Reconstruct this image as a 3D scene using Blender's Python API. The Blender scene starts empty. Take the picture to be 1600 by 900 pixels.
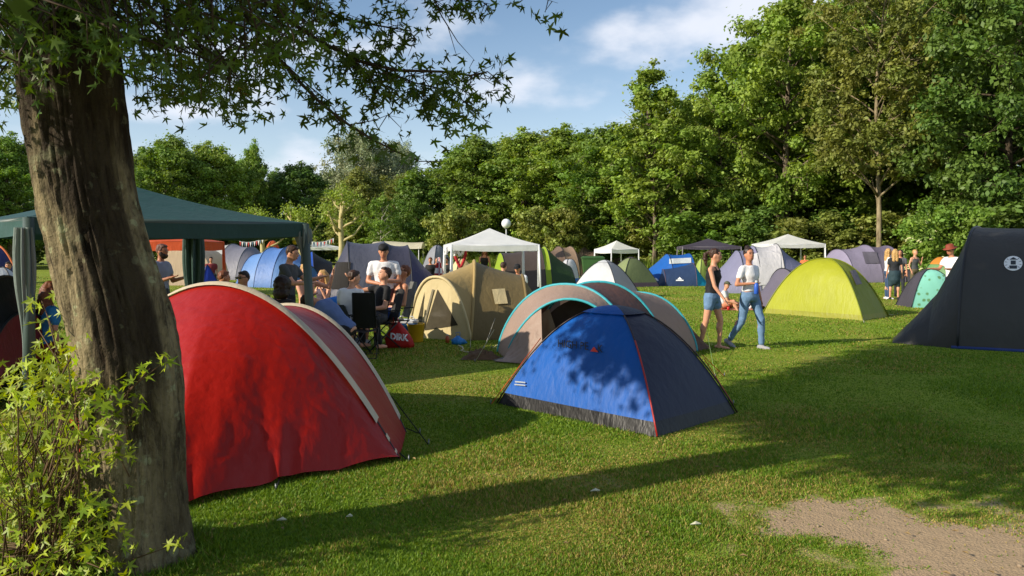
import bpy, math, random
import numpy as np
from mathutils import Vector, Matrix
from mathutils.bvhtree import BVHTree
R = math.radians
random.seed(7)
sc = bpy.context.scene
COL = sc.collection
# ------------------------------------------------------------------ camera
FPX, CZ, PITCH = 1232.0, 1.65, math.atan(62 / 1232)
cam = bpy.data.objects.new('camera', bpy.data.cameras.new('camera'))
COL.objects.link(cam)
cam.location = (0, 0, CZ)
cam.rotation_euler = (math.pi / 2 - PITCH, 0, 0)
cam.data.sensor_width = 36
cam.data.lens = 36 * FPX / 1600
cam.data.clip_start, cam.data.clip_end = 0.05, 2000
sc.camera = cam
# ------------------------------------------------------------------ sky, sun, exposure
SUN_EL = R(26)
SD = Vector((0.905, 0.425, 0)).normalized()          # where shadows run on the ground
w = bpy.data.worlds.new('World'); sc.world = w; w.use_nodes = True
nt = w.node_tree; nt.nodes.clear()
def N(t, tp, **kw):
    n = t.nodes.new(tp)
    for k, v in kw.items():
        if hasattr(n, k): setattr(n, k, v)
        else: n.inputs[k.replace('_', ' ')].default_value = v
    return n
def LK(t, a, b): t.links.new(a, b)
def mathn(t, op, a, b=None, c=None, clamp=False):
    n = t.nodes.new('ShaderNodeMath'); n.operation = op; n.use_clamp = clamp
    for i, x in enumerate((a, b, c)):
        if x is None: continue
        if hasattr(x, 'links'): t.links.new(x, n.inputs[i])
        else: n.inputs[i].default_value = x
    return n.outputs[0]
def mixc(t, f, a, b, bt='MIX'):
    n = t.nodes.new('ShaderNodeMix'); n.data_type = 'RGBA'; n.blend_type = bt
    for i, x in ((0, f), (6, a), (7, b)):
        if hasattr(x, 'links'): t.links.new(x, n.inputs[i])
        else: n.inputs[i].default_value = x
    return n.outputs[2]
def ramp(t, f, a, b):
    n = t.nodes.new('ShaderNodeMapRange'); n.interpolation_type = 'SMOOTHSTEP'
    t.links.new(f, n.inputs[0]); n.inputs[1].default_value = a; n.inputs[2].default_value = b
    return n.outputs[0]
sky = N(nt, 'ShaderNodeTexSky', sky_type='NISHITA', sun_disc=False, sun_elevation=SUN_EL,
        sun_rotation=math.atan2(-SD.x, -SD.y), altitude=0, air_density=1.0, dust_density=0.25, ozone_density=1.8)
tc = N(nt, 'ShaderNodeTexCoord')
sep = N(nt, 'ShaderNodeSeparateXYZ'); LK(nt, tc.outputs['Generated'], sep.inputs[0])
zz = mathn(nt, 'ADD', mathn(nt, 'MAXIMUM', sep.outputs[2], 0.0), 0.34)
cmb = N(nt, 'ShaderNodeCombineXYZ')
LK(nt, mathn(nt, 'DIVIDE', sep.outputs[0], zz), cmb.inputs[0])
LK(nt, mathn(nt, 'DIVIDE', sep.outputs[1], zz), cmb.inputs[1])
mp = N(nt, 'ShaderNodeMapping'); LK(nt, cmb.outputs[0], mp.inputs[0])
mp.inputs['Location'].default_value = (3.1, 1.35, 0.0)
mp.inputs['Scale'].default_value = (1.0, 1.0, 1)
no = N(nt, 'ShaderNodeTexNoise', Scale=2.6, Detail=8.0, Roughness=0.5, Distortion=0.0); LK(nt, mp.outputs[0], no.inputs[0])
cm = ramp(nt, no.outputs[0], 0.47, 0.66)
cloud = mixc(nt, mathn(nt, 'MULTIPLY', cm, 0.85), sky.outputs[0], (6.5, 6.7, 7.3, 1))
hz = ramp(nt, sep.outputs[2], 0.30, 0.02)
cloud = mixc(nt, mathn(nt, 'MULTIPLY', hz, 0.35), cloud, (5.6, 6.2, 7.4, 1))
bg = N(nt, 'ShaderNodeBackground', Strength=0.112); LK(nt, cloud, bg.inputs[0])
out = N(nt, 'ShaderNodeOutputWorld'); LK(nt, bg.outputs[0], out.inputs[0])
sl = bpy.data.lights.new('sun', 'SUN'); sl.energy = 5.0; sl.angle = R(0.55); sl.color = (1.0, 0.90, 0.74)
so = bpy.data.objects.new('sun', sl); COL.objects.link(so); so.location = (-20, -12, 20)
sdir = Vector((SD.x * math.cos(SUN_EL), SD.y * math.cos(SUN_EL), -math.sin(SUN_EL)))
so.rotation_euler = sdir.to_track_quat('-Z', 'Y').to_euler()
sc.view_settings.view_transform = 'Standard'; sc.view_settings.look = 'None'
sc.view_settings.gamma = 1; sc.view_settings.exposure = 0.38
sc.render.engine = 'CYCLES'
sc.cycles.max_bounces = 6; sc.cycles.transparent_max_bounces = 8
sc.cycles.use_denoising = True
sc.cycles.sample_clamp_indirect = 8
# ------------------------------------------------------------------ pixel -> place
CP, SP = math.cos(PITCH), math.sin(PITCH)
def RAY(px, py):
    u, v = (px - 800) / FPX, (450 - py) / FPX
    return Vector((u, CP + SP * v, -SP + CP * v))
def G(px, py):                      # where the ray meets the ground
    d = RAY(px, py); t = -CZ / d.z
    return (d.x * t, d.y * t)
def AT(px, py, Y):                  # where the ray is Y metres ahead
    d = RAY(px, py); t = Y / d.y
    return Vector((d.x * t, Y, CZ + d.z * t))
# ------------------------------------------------------------------ noise, mesh helpers
def vnoise(P, seed=0):
    P = np.asarray(P, float); i = np.floor(P).astype(np.int64); f = P - i
    f = f * f * (3 - 2 * f); r = 0
    for dx in (0, 1):
        for dy in (0, 1):
            for dz in (0, 1):
                h = (i[..., 0] + dx) * 374761393 + (i[..., 1] + dy) * 668265263 + (i[..., 2] + dz) * 2147483647 + seed * 974711
                h = (h ^ (h >> 13)) * 1274126177; h = (h ^ (h >> 16)) & 0xffffff
                wgt = (f[..., 0] if dx else 1 - f[..., 0]) * (f[..., 1] if dy else 1 - f[..., 1]) * (f[..., 2] if dz else 1 - f[..., 2])
                r = r + wgt * h / float(0xffffff)
    return r * 2 - 1
def fbm(P, seed=0, oct=3):
    P = np.asarray(P, float); r = 0; a = 1
    for o in range(oct):
        r = r + a * vnoise(P * 2 ** o, seed + o); a *= .5
    return r
def np_mesh(name, V, F, col=None, smooth=False):
    V = np.asarray(V, np.float32); F = np.asarray(F, np.int32)
    me = bpy.data.meshes.new(name); m, k = F.shape
    me.vertices.add(len(V)); me.vertices.foreach_set('co', V.ravel())
    me.loops.add(m * k); me.loops.foreach_set('vertex_index', F.ravel())
    me.polygons.add(m); me.polygons.foreach_set('loop_start', np.arange(0, m * k, k, dtype=np.int32))
    if smooth: me.polygons.foreach_set('use_smooth', np.ones(m, bool))
    me.update(calc_edges=True)
    if col is not None:
        ca = me.color_attributes.new('Col', 'FLOAT_COLOR', 'POINT')
        c = np.ones((len(V), 4), np.float32); c[:, :3] = col
        ca.data.foreach_set('color', c.ravel())
    return me
ORG = {}
def obj(name, me, mat=None, parent=None, label=None):
    o = bpy.data.objects.new(name, me); COL.objects.link(o)
    if mat: me.materials.clear(); me.materials.append(mat)
    if parent: o.parent = parent; ORG[o.name] = ORG.get(parent.name, Vector((0, 0, 0)))
    if label: o['label'] = label
    return o
def tag(o, label, cat, group=None, kind=None):
    o['label'] = label
    if cat: o['category'] = cat
    if group: o['group'] = group
    if kind: o['kind'] = kind
    return o
def thing(name, label, cat, loc=(0, 0, 0), rz=0, group=None, world=True):
    o = bpy.data.objects.new(name, None); COL.objects.link(o)
    o.empty_display_size = .1
    o.location = loc; o.rotation_euler = (0, 0, rz)
    ORG[o.name] = Vector(loc) if world else Vector((0, 0, 0))
    return tag(o, label, cat, group)
class MB:
    def __init__(s): s.v = []; s.f = []
    def add(s, vs, fs):
        b = len(s.v); s.v += [tuple(x) for x in vs]; s.f += [tuple(i + b for i in f) for f in fs]; return s
    def rings(s, rs, cap=True):
        n = len(rs[0]); vs = [p for r in rs for p in r]; fs = []
        for i in range(len(rs) - 1):
            for j in range(n):
                k = (j + 1) % n
                fs.append((i * n + j, i * n + k, (i + 1) * n + k, (i + 1) * n + j))
        if cap: fs.append(tuple(range(n))[::-1]); fs.append(tuple((len(rs) - 1) * n + j for j in range(n)))
        return s.add(vs, fs)
    def tube(s, pts, rad, n=8, cap=True, sq=1.0, up=None):
        pts = [Vector(p) for p in pts]
        if not hasattr(rad, '__len__'): rad = [rad] * len(pts)
        t = (pts[1] - pts[0]).normalized()
        a = Vector(up) if up else (Vector((0, 0, 1)) if abs(t.z) < .9 else Vector((0, 1, 0)))
        x = t.cross(a).normalized(); rs = []
        for i, p in enumerate(pts):
            d = (pts[min(i + 1, len(pts) - 1)] - pts[max(i - 1, 0)])
            if d.length > 1e-9: t = d.normalized()
            x = (x - t * x.dot(t)).normalized(); y = t.cross(x)
            rs.append([p + (x * math.cos(q) + y * math.sin(q) * sq) * rad[i] for q in [2 * math.pi * j / n for j in range(n)]])
        return s.rings(rs, cap)
    def cap(s, p0, p1, r0, r1, n=10):
        p0, p1 = Vector(p0), Vector(p1); d = (p1 - p0)
        d = d.normalized() if d.length > 1e-6 else Vector((0, 0, 1))
        return s.tube([p0 - d * r0, p0 - d * r0 * .7, p0, p1, p1 + d * r1 * .7, p1 + d * r1], [r0 * .15, r0 * .72, r0, r1, r1 * .72, r1 * .15], n)
    def ell(s, c, r, rot=None, nu=14, nv=9):
        c = Vector(c); rs = []
        for i in range(nv):
            ph = -math.pi / 2 + math.pi * (i + .35) / (nv - .3); rs.append([])
            for j in range(nu):
                q = 2 * math.pi * j / nu
                p = Vector((r[0] * math.cos(ph) * math.cos(q), r[1] * math.cos(ph) * math.sin(q), r[2] * math.sin(ph)))
                rs[-1].append(c + (rot @ p if rot else p))
        return s.rings(rs)
    def box(s, c, d, rot=None):
        c = Vector(c); vs = []
        for z in (-.5, .5):
            for x, y in ((-.5, -.5), (.5, -.5), (.5, .5), (-.5, .5)):
                p = Vector((x * d[0], y * d[1], z * d[2])); vs.append(c + (rot @ p if rot else p))
        return s.add(vs, [(3, 2, 1, 0), (4, 5, 6, 7), (0, 1, 5, 4), (1, 2, 6, 5), (2, 3, 7, 6), (3, 0, 4, 7)])
    def build(s, name, mat, parent=None, smooth=True, label=None):
        og = ORG.get(parent.name, Vector((0, 0, 0))) if parent else Vector((0, 0, 0))
        me = bpy.data.meshes.new(name)
        me.from_pydata([(x[0] - og.x, x[1] - og.y, x[2] - og.z) for x in s.v], [], s.f); me.update()
        if smooth: me.polygons.foreach_set('use_smooth', [True] * len(me.polygons))
        return obj(name, me, mat, parent, label)
def grid_faces(n, m):
    i, j = np.meshgrid(np.arange(n - 1), np.arange(m - 1), indexing='ij')
    a = (i * m + j).ravel(); return np.stack([a, a + m, a + m + 1, a + 1], 1)
def sheet(P, name, mat, parent, wr=0.0, seed=0, ws=(7, 7, 7), label=None):
    """cloth over an (n,m,3) grid of world points, with creases of wr metres"""
    P = np.asarray(P, float); n, m = P.shape[:2]
    if wr:
        du = np.gradient(P, axis=0); dv = np.gradient(P, axis=1); nn = np.cross(du, dv)
        nn /= np.linalg.norm(nn, axis=2, keepdims=True) + 1e-9
        a = np.minimum(np.linspace(0, 1, n), 1 - np.linspace(0, 1, n)); b = np.minimum(np.linspace(0, 1, m), 1 - np.linspace(0, 1, m))
        edge = np.clip(np.minimum(a[:, None], b[None, :]) * 9, 0, 1)
        w_ = fbm(P * np.array(ws), seed, 3)
        w_ = (np.abs(w_) - .4) * .8 + .5 * vnoise(P * np.array(ws) * .4, seed + 9)
        P = P + nn * (wr * edge * w_)[..., None]
    og = np.array(ORG[parent.name])
    me = np_mesh(name, (P - og).reshape(-1, 3), grid_faces(n, m), smooth=True)
    return obj(name, me, mat, parent, label)
# ------------------------------------------------------------------ materials
MATS = {}
def lin(c):
    if isinstance(c, str): c = [int(c[i:i + 2], 16) for i in (0, 2, 4)]
    return tuple(((x / 255) / 12.92 if x / 255 <= .04045 else ((x / 255 + .055) / 1.055) ** 2.4) for x in c) + (1,)
def base(name):
    m = bpy.data.materials.new(name); m.use_nodes = True; t = m.node_tree; t.nodes.clear()
    o = N(t, 'ShaderNodeOutputMaterial'); p = N(t, 'ShaderNodeBsdfPrincipled'); LK(t, p.outputs[0], o.inputs[0])
    return m, t, p, o
def bump(t, p, h, s, d):
    b = N(t, 'ShaderNodeBump', Strength=s, Distance=d); LK(t, h, b.inputs['Height']); LK(t, b.outputs[0], p.inputs['Normal']); return b
def M(c, rough=.6, var=.12, sc_=5.0, bs=0.0, bd=.01, metal=0.0, bscale=40.0, spec=.4):
    key = ('M', c, rough, var, sc_, bs, metal)
    if key in MATS: return MATS[key]
    m, t, p, o = base('mat_' + str(c)); co = N(t, 'ShaderNodeTexCoord')
    n1 = N(t, 'ShaderNodeTexNoise', Scale=sc_, Detail=4.0); LK(t, co.outputs['Object'], n1.inputs[0])
    L = lin(c); d = tuple(x * (1 - 2 * var) for x in L[:3]) + (1,); u = tuple(min(1, x * (1 + var)) for x in L[:3]) + (1,)
    LK(t, mixc(t, n1.outputs[0], d, u), p.inputs['Base Color'])
    p.inputs['Roughness'].default_value = rough; p.inputs['Metallic'].default_value = metal
    p.inputs['Specular IOR Level'].default_value = spec
    if bs:
        n2 = N(t, 'ShaderNodeTexNoise', Scale=bscale, Detail=3.0); LK(t, co.outputs['Object'], n2.inputs[0]); bump(t, p, n2.outputs[0], bs, bd)
    MATS[key] = m; return m
def FAB(c, rough=.5, tr=.15, bs=.5, sc_=5.0, dirt=.12):
    """tent cloth: slack creases in the relief, a little light through it"""
    key = ('F', c, rough, tr, bs)
    if key in MATS: return MATS[key]
    m, t, p, o = base('cloth_' + str(c)); co = N(t, 'ShaderNodeTexCoord')
    L = lin(c); n1 = N(t, 'ShaderNodeTexNoise', Scale=2.2, Detail=5.0); LK(t, co.outputs['Object'], n1.inputs[0])
    colr = mixc(t, n1.outputs[0], tuple(x * (1 - 1.6 * dirt) for x in L[:3]) + (1,), tuple(min(1, x * (1 + dirt)) for x in L[:3]) + (1,))
    LK(t, colr, p.inputs['Base Color']); p.inputs['Roughness'].default_value = rough; p.inputs['Specular IOR Level'].default_value = .35
    mpn = N(t, 'ShaderNodeMapping'); LK(t, co.outputs['Object'], mpn.inputs[0]); mpn.inputs['Scale'].default_value = (1.2, 1.2, .5)
    n2 = N(t, 'ShaderNodeTexNoise', Scale=sc_, Detail=3.0, Roughness=.45, Distortion=.15); LK(t, mpn.outputs[0], n2.inputs[0])
    n3 = N(t, 'ShaderNodeTexNoise', Scale=sc_ * 4.5, Detail=2.0, Distortion=.2); LK(t, mpn.outputs[0], n3.inputs[0])
    h = mathn(t, 'ADD', mathn(t, 'ABSOLUTE', mathn(t, 'SUBTRACT', n2.outputs[0], .5)), mathn(t, 'MULTIPLY', n3.outputs[0], .18))
    bump(t, p, h, bs, .05)
    tl = N(t, 'ShaderNodeBsdfTranslucent'); LK(t, colr, tl.inputs[0])
    mx = N(t, 'ShaderNodeMixShader', Fac=tr); LK(t, p.outputs[0], mx.inputs[1]); LK(t, tl.outputs[0], mx.inputs[2]); LK(t, mx.outputs[0], o.inputs[0])
    MATS[key] = m; return m
def LEAF(name, c, tr=.35, rnd=.25, rough=.5):
    m, t, p, o = base(name); at = N(t, 'ShaderNodeVertexColor', layer_name='Col'); oi = N(t, 'ShaderNodeObjectInfo')
    c1 = mixc(t, 1.0, lin(c), at.outputs[0], 'MULTIPLY')
    hs = N(t, 'ShaderNodeHueSaturation', Saturation=1.0)
    LK(t, mathn(t, 'MULTIPLY_ADD', oi.outputs['Random'], .02 * rnd * 4, .5 - .015 * rnd * 4), hs.inputs['Hue'])
    r2 = mathn(t, 'FRACT', mathn(t, 'MULTIPLY', oi.outputs['Random'], 7.31))
    LK(t, mathn(t, 'MULTIPLY_ADD', r2, rnd * 2, 1 - rnd), hs.inputs['Value']); LK(t, c1, hs.inputs['Color'])
    LK(t, hs.outputs[0], p.inputs['Base Color']); p.inputs['Roughness'].default_value = rough; p.inputs['Specular IOR Level'].default_value = .3
    hs2 = N(t, 'ShaderNodeHueSaturation', Saturation=1.15, Value=1.35, Hue=.49); LK(t, hs.outputs[0], hs2.inputs['Color'])
    tl = N(t, 'ShaderNodeBsdfTranslucent'); LK(t, hs2.outputs[0], tl.inputs[0])
    mx = N(t, 'ShaderNodeMixShader', Fac=tr); LK(t, p.outputs[0], mx.inputs[1]); LK(t, tl.outputs[0], mx.inputs[2]); LK(t, mx.outputs[0], o.inputs[0])
    return m
def BARK(name, c1, c2, lichen=None, sc_=9.0, bs=.8):
    m, t, p, o = base(name); co = N(t, 'ShaderNodeTexCoord')
    mpn = N(t, 'ShaderNodeMapping'); LK(t, co.outputs['Object'], mpn.inputs[0]); mpn.inputs['Scale'].default_value = (1, 1, .28)
    n1 = N(t, 'ShaderNodeTexNoise', Scale=sc_, Detail=8.0, Roughness=.65, Distortion=.4); LK(t, mpn.outputs[0], n1.inputs[0])
    wv_ = N(t, 'ShaderNodeVectorMath', operation='ADD'); LK(t, mpn.outputs[0], wv_.inputs[0]); ws_ = N(t, 'ShaderNodeVectorMath', operation='SCALE', Scale=.16); LK(t, n1.outputs[1], ws_.inputs[0]); LK(t, ws_.outputs[0], wv_.inputs[1])
    v = N(t, 'ShaderNodeTexVoronoi', Scale=sc_ * 3.2, feature='DISTANCE_TO_EDGE'); LK(t, wv_.outputs[0], v.inputs[0])
    h = mathn(t, 'ADD', n1.outputs[0], mathn(t, 'MULTIPLY', mathn(t, 'MINIMUM', v.outputs[0], .10), .5))
    colr = mixc(t, ramp(t, h, .36, .66), lin(c1), lin(c2))
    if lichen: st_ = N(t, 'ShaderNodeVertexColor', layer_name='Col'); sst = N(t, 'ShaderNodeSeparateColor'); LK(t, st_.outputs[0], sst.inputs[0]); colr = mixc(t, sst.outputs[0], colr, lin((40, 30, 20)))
    if lichen:
        n2 = N(t, 'ShaderNodeTexNoise', Scale=5.5, Detail=6.0, Roughness=.7); LK(t, co.outputs['Object'], n2.inputs[0])
        v2 = N(t, 'ShaderNodeTexVoronoi', Scale=11.0); LK(t, co.outputs['Object'], v2.inputs[0])
        spot = mathn(t, 'MULTIPLY', ramp(t, v2.outputs[0], .33, .26), ramp(t, n2.outputs[0], .5, .58))
        spot = mathn(t, 'MAXIMUM', spot, mathn(t, 'MULTIPLY', ramp(t, n2.outputs[0], .55, .68), .6))
        colr = mixc(t, mathn(t, 'MULTIPLY', mathn(t, 'MULTIPLY', spot, .75), mathn(t, 'SUBTRACT', 1.0, mathn(t, 'MULTIPLY', sst.outputs[0], .85))), colr, lin(lichen))
    LK(t, colr, p.inputs['Base Color']); p.inputs['Roughness'].default_value = .85; p.inputs['Specular IOR Level'].default_value = .2
    n3 = N(t, 'ShaderNodeTexNoise', Scale=70.0, Detail=3.0); LK(t, co.outputs['Object'], n3.inputs[0])
    bump(t, p, mathn(t, 'ADD', h, mathn(t, 'MULTIPLY', n3.outputs[0], .25)), bs, .03); return m
# ------------------------------------------------------------------ ground
def dirt_at(x, y):
    """bare path at the lower right of the lawn, and worn patches"""
    n = fbm(np.stack([x * 1.3, y * 1.3, x * 0], -1), 3, 4)
    e = (4.95 - y) + (x - 1.75) * .12 + n * .30
    e = np.minimum(e, (x - 1.62) * 1.1 + n * .3)
    n5 = fbm(np.stack([x * 6, y * 6, x * 0], -1), 8, 3); d = np.clip(e * 1.05 + .42 + .34 * n5 + .12 * n, 0, 1)
    for (a, b, r) in ((.1, 5.75, .10), (.62, 5.5, .16), (-.15, 5.65, .1), (3.2, 5.9, .2), (2.4, 6.2, .18), (4.8, 12.2, .35)):
        d = np.maximum(d,   .38 * np.clip(1.4 - np.hypot((x - a) * .6, y - b) / r + n * .8, 0, 1))
    return d
def dry_at(x, y):
    n = fbm(np.stack([x * .55, y * .55, x * 0], -1), 21, 3); n2 = fbm(np.stack([x * 2.1, y * 2.1, x * 0], -1), 31, 3)
    near = np.clip((6.6 - y) / 2.2, 0, 1) * np.clip((x + 1.6) / 2.2, 0, 1)
    return np.clip(.28 + .42 * n + .35 * n2 + .55 * near, 0, 1)
gx = np.concatenate([np.linspace(-400, -30, 12)[:-1], np.linspace(-30, -10, 22)[:-1], np.linspace(-10, 12, 170)[:-1], np.linspace(12, 30, 22)[:-1], np.linspace(30, 400, 12)])
gy = np.concatenate([np.linspace(-200, 0, 8)[:-1], np.linspace(0, 14, 120)[:-1], np.linspace(14, 60, 60)[:-1], np.linspace(60, 900, 14)])
X, Y = np.meshgrid(gx, gy, indexing='ij')
gc = np.stack([dirt_at(X, Y), dry_at(X, Y), X * 0], -1)
gm = np_mesh('ground', np.stack([X, Y, X * 0], -1).reshape(-1, 3), grid_faces(*X.shape), gc.reshape(-1, 3))
m, t, p, o = base('lawn'); at = N(t, 'ShaderNodeVertexColor', layer_name='Col'); co = N(t, 'ShaderNodeTexCoord')
sx = N(t, 'ShaderNodeSeparateColor'); LK(t, at.outputs[0], sx.inputs[0])
n1 = N(t, 'ShaderNodeTexNoise', Scale=.35, Detail=6.0); LK(t, co.outputs['Object'], n1.inputs[0])
n2 = N(t, 'ShaderNodeTexNoise', Scale=9.0, Detail=6.0, Roughness=.7); LK(t, co.outputs['Object'], n2.inputs[0])
n3 = N(t, 'ShaderNodeTexNoise', Scale=60.0, Detail=4.0); LK(t, co.outputs['Object'], n3.inputs[0])
gcol = mixc(t, n2.outputs[0], lin((84, 108, 24)), lin((140, 156, 48)))
gcol = mixc(t, ramp(t, n1.outputs[0], .35, .7), gcol, lin((132, 146, 46)))
gcol = mixc(t, mathn(t, 'MULTIPLY', sx.outputs[1], .55), gcol, lin((140, 126, 66)))
dcol = mixc(t, n2.outputs[0], lin((146, 124, 98)), lin((184, 160, 128)))
dcol = mixc(t, ramp(t, n3.outputs[0], .35, .75), dcol, lin((164, 142, 112)))
dm = ramp(t, mathn(t, 'ADD', sx.outputs[0], mathn(t, 'MULTIPLY', mathn(t, 'SUBTRACT', n2.outputs[0], .5), .7)), .3, .62)
LK(t, mixc(t, dm, gcol, dcol), p.inputs['Base Color']); p.inputs['Roughness'].default_value = .9; p.inputs['Specular IOR Level'].default_value = .15
bump(t, p, mathn(t, 'ADD', n2.outputs[0], mathn(t, 'MULTIPLY', n3.outputs[0], .6)), .7, .03)
ground = obj('ground', gm, m); tag(ground, 'mown green lawn with worn earth at its lower corner', None, kind='structure')
# grass blades on the near lawn
rg = np.random.default_rng(5)
nb = 720000
u = rg.random(nb); y0, y1 = 3.3, 46.0; k = -.72
by = (y0 ** k + u * (y1 ** k - y0 ** k)) ** (1 / k)
bx = (rg.random(nb) * 2 - 1) * (by * .70 + .3)
d = dirt_at(bx, by); keep = (rg.random(nb) > np.clip(d * 1.45 - .12, 0, .99)); bx, by, d = bx[keep], by[keep], d[keep]
nb = len(bx); dry = dry_at(bx, by)
tall = np.clip(.8 + .5 * fbm(np.stack([bx * 1.1, by * 1.1, bx * 0], -1), 12, 3), .4, 1.7)
hgt = (.012 + .017 * rg.random(nb)) * tall * (1 - .55 * np.clip(d * 2, 0, 1)) * (1 + by * .02)
ring = np.exp(-((np.hypot(bx + 1.98, by - 4.13) - .32) / .11) ** 2); hgt *= 1 + 4.5 * ring * rg.random(nb) ** 1.5
wd = .0019 + .00070 * by; az = rg.random(nb) * 6.283; ln = (rg.random(nb) ** .7) * 1.15
ca, sa = np.cos(az), np.sin(az); la = rg.random(nb) * 6.283
b0 = np.stack([bx - ca * wd, by - sa * wd, bx * 0 - .002], -1); b1 = np.stack([bx + ca * wd, by + sa * wd, bx * 0 - .002], -1)
b2 = np.stack([bx + np.cos(la) * ln * hgt, by + np.sin(la) * ln * hgt, hgt], -1)
g1 = np.array(lin((74, 112, 22))[:3]); g2 = np.array(lin((124, 148, 42))[:3]); g3 = np.array(lin((164, 146, 80))[:3])
q = rg.random(nb)[:, None]; bc = g1 * (1 - q) + g2 * q
dq = (rg.random(nb) < dry * .46)[:, None]; bc = np.where(dq, g3 * (.7 + .5 * q), bc) * (.75 + .5 * rg.random(nb)[:, None])
V = np.stack([b0, b1, b2], 1).reshape(-1, 3)
gl = LEAF('grass_blade', (255, 255, 255), tr=.3, rnd=0.0, rough=.55)
go = obj('grass', np_mesh('grass', V, np.arange(nb * 3).reshape(-1, 3), np.repeat(bc, 3, 0)), gl)
tag(go, 'short grass blades of the mown lawn', 'grass', kind='stuff')
# pebbles and crumbs of earth on the worn ground
mb = MB(); pr = random.Random(3)
for i in range(150):
    x, y = pr.uniform(1.2, 4.2), pr.uniform(3.5, 5.4)
    if dirt_at(np.array([x]), np.array([y]))[0] < .5: continue
    s = pr.choice([.003, .004, .005, .006, .008, .014]) * pr.uniform(.7, 1.2)
    mb.ell((x, y, s * .3), (s, s * pr.uniform(.6, 1), s * .6), Matrix.Rotation(pr.uniform(0, 6), 3, 'Z'), 7, 5)
tag(mb.build('pebbles', M((150, 132, 110), .9, .3, 30)), 'small pale pebbles on the bare earth', 'pebbles', kind='stuff')
# ------------------------------------------------------------------ leaves in bulk
def quad_leaves(C, Nn, size, rs, asp=.62):
    """diamond leaves at C facing Nn"""
    n = len(C); r = rs.normal(size=(n, 3)); a = np.cross(Nn, r); a /= np.linalg.norm(a, axis=1, keepdims=True) + 1e-9
    b = np.cross(Nn, a); s = (size * (.7 + .6 * rs.random(n)))[:, None]
    return np.stack([C - a * s, C + b * s * asp, C + a * s, C - b * s * asp], 1).reshape(-1, 3), np.arange(n * 4).reshape(-1, 4)
def unit(a): return a / (np.linalg.norm(a, axis=-1, keepdims=True) + 1e-9)
def make_tree(seed, H, cb, Rx, nbr, leaf, nl, shape='round', rc=.17, bare=.0, up=.45, trunk=.017, droop=0.0, tvar=.22, lean=0.0):
    rs = np.random.default_rng(seed); rr = random.Random(seed); tb = MB()
    ph = rr.uniform(0, 6); T = lambda z: Vector((lean * z + .035 * H * math.sin(z / H * 4 + ph) * z / H, .03 * H * math.sin(z / H * 5 + ph * 2) * z / H, z))
    zs = [H * .93 * i / 9 for i in range(10)]
    tb.tube([T(z) for z in zs], [H * trunk * ((1 - z / H) ** .8 * .95 + .05) * (1.5 if z == 0 else 1) for z in zs], 10)
    cl = []
    for i in range(nbr):
        f = (i + rr.random()) / nbr; z = cb + (H * .9 - cb) * f; az = i * 2.4 + rr.uniform(-.5, .5)
        if shape == 'round': e = math.sqrt(max(.05, 1 - ((2 * f - .95) ** 2) * .85))
        elif shape == 'oval': e = math.sqrt(max(.08, 1 - abs(2 * f - .8) ** 2.2 * .8)) * (.85 if f > .6 else 1)
        elif shape == 'spire': e = (1 - f) ** .75 * .9 + .12
        else: e = .75 + .3 * f if f < .7 else 1.0
        L = Rx * e * rr.uniform(.72, 1.1); a = T(z); du = Vector((math.cos(az), math.sin(az), 0))
        e1 = a + du * L * .5 + Vector((0, 0, L * up * .55)); e2 = a + du * L + Vector((0, 0, L * (up - droop) + rr.uniform(-.3, .3)))
        r0 = H * trunk * .33 * (1.1 - f)
        tb.tube([a, a + du * L * .25 + Vector((0, 0, L * up * .3)), e1, e2], [r0 + .02, r0 * .75 + .015, r0 * .5 + .01, .008], 6)
        if rr.random() < bare: continue
        for g in (.5, .78, 1.0): cl.append((e1.lerp(e2, (g - .5) * 2), Rx * rc * rr.uniform(.5, 1.05)))
        for sgn in range(5):
            p0 = e1.lerp(e2, rr.uniform(-.2, .7)); dv = Vector((rr.gauss(0, 1), rr.gauss(0, 1), rr.gauss(.25, .6))).normalized()
            q0 = p0 + dv * L * rr.uniform(.22, .5)
            tb.tube([p0, p0.lerp(q0, .5) + Vector((0, 0, .08)), q0], [r0 * .35 + .008, r0 * .2 + .006, .005], 4)
            cl.append((q0, Rx * rc * rr.uniform(.4, 1.0)))
            if droop: cl.append((q0 - Vector((0, 0, Rx * rc * 1.3)), Rx * rc * .8))
    cl.append((T(H * .93), Rx * rc * 1.1)); cl.append((T(H * .98), Rx * rc * .6))
    k = len(cl); C0 = np.array([c[0] for c in cl]); rad = np.array([c[1] for c in cl])
    idx = rs.choice(k, nl, p=rad ** 2 / (rad ** 2).sum()); dv = unit(rs.normal(size=(nl, 3)))
    C = C0[idx] + dv * np.array([1, 1, .72 + droop]) * (rad[idx] * np.where(rs.random(nl) < .7, rs.random(nl) ** .5, np.abs(rs.normal(size=nl)) * .95))[:, None]
    Nn = unit(dv * .8 + np.array([0, 0, .55]) + rs.normal(size=(nl, 3)) * .55)
    V, F = quad_leaves(C, Nn, leaf * rs.choice([.65, .9, 1.0, 1.3], nl), rs)
    cb_ = (1 - tvar + 2 * tvar * rs.random(k))[idx] * (.8 + .4 * rs.random(nl)); yl = (.92 + .2 * rs.random(k))[idx]
    col = np.stack([cb_ * yl, cb_, cb_ * (1.1 - .25 * rs.random(nl))], -1)
    tm = bpy.data.meshes.new('trunk'); tm.from_pydata(tb.v, [], tb.f); tm.update(); tm.polygons.foreach_set('use_smooth', [True] * len(tm.polygons))
    return tm, np_mesh('crown', V, F, np.repeat(col, 4, 0))
bark_grey = BARK('bark_grey', (58, 50, 40), (118, 106, 88), None, 5, .6)
bark_pale = BARK('bark_pale', (92, 80, 60), (150, 136, 108), None, 4, .6)
bark_dark = BARK('bark_dark', (34, 29, 22), (74, 64, 50), None, 5, .6)
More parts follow.
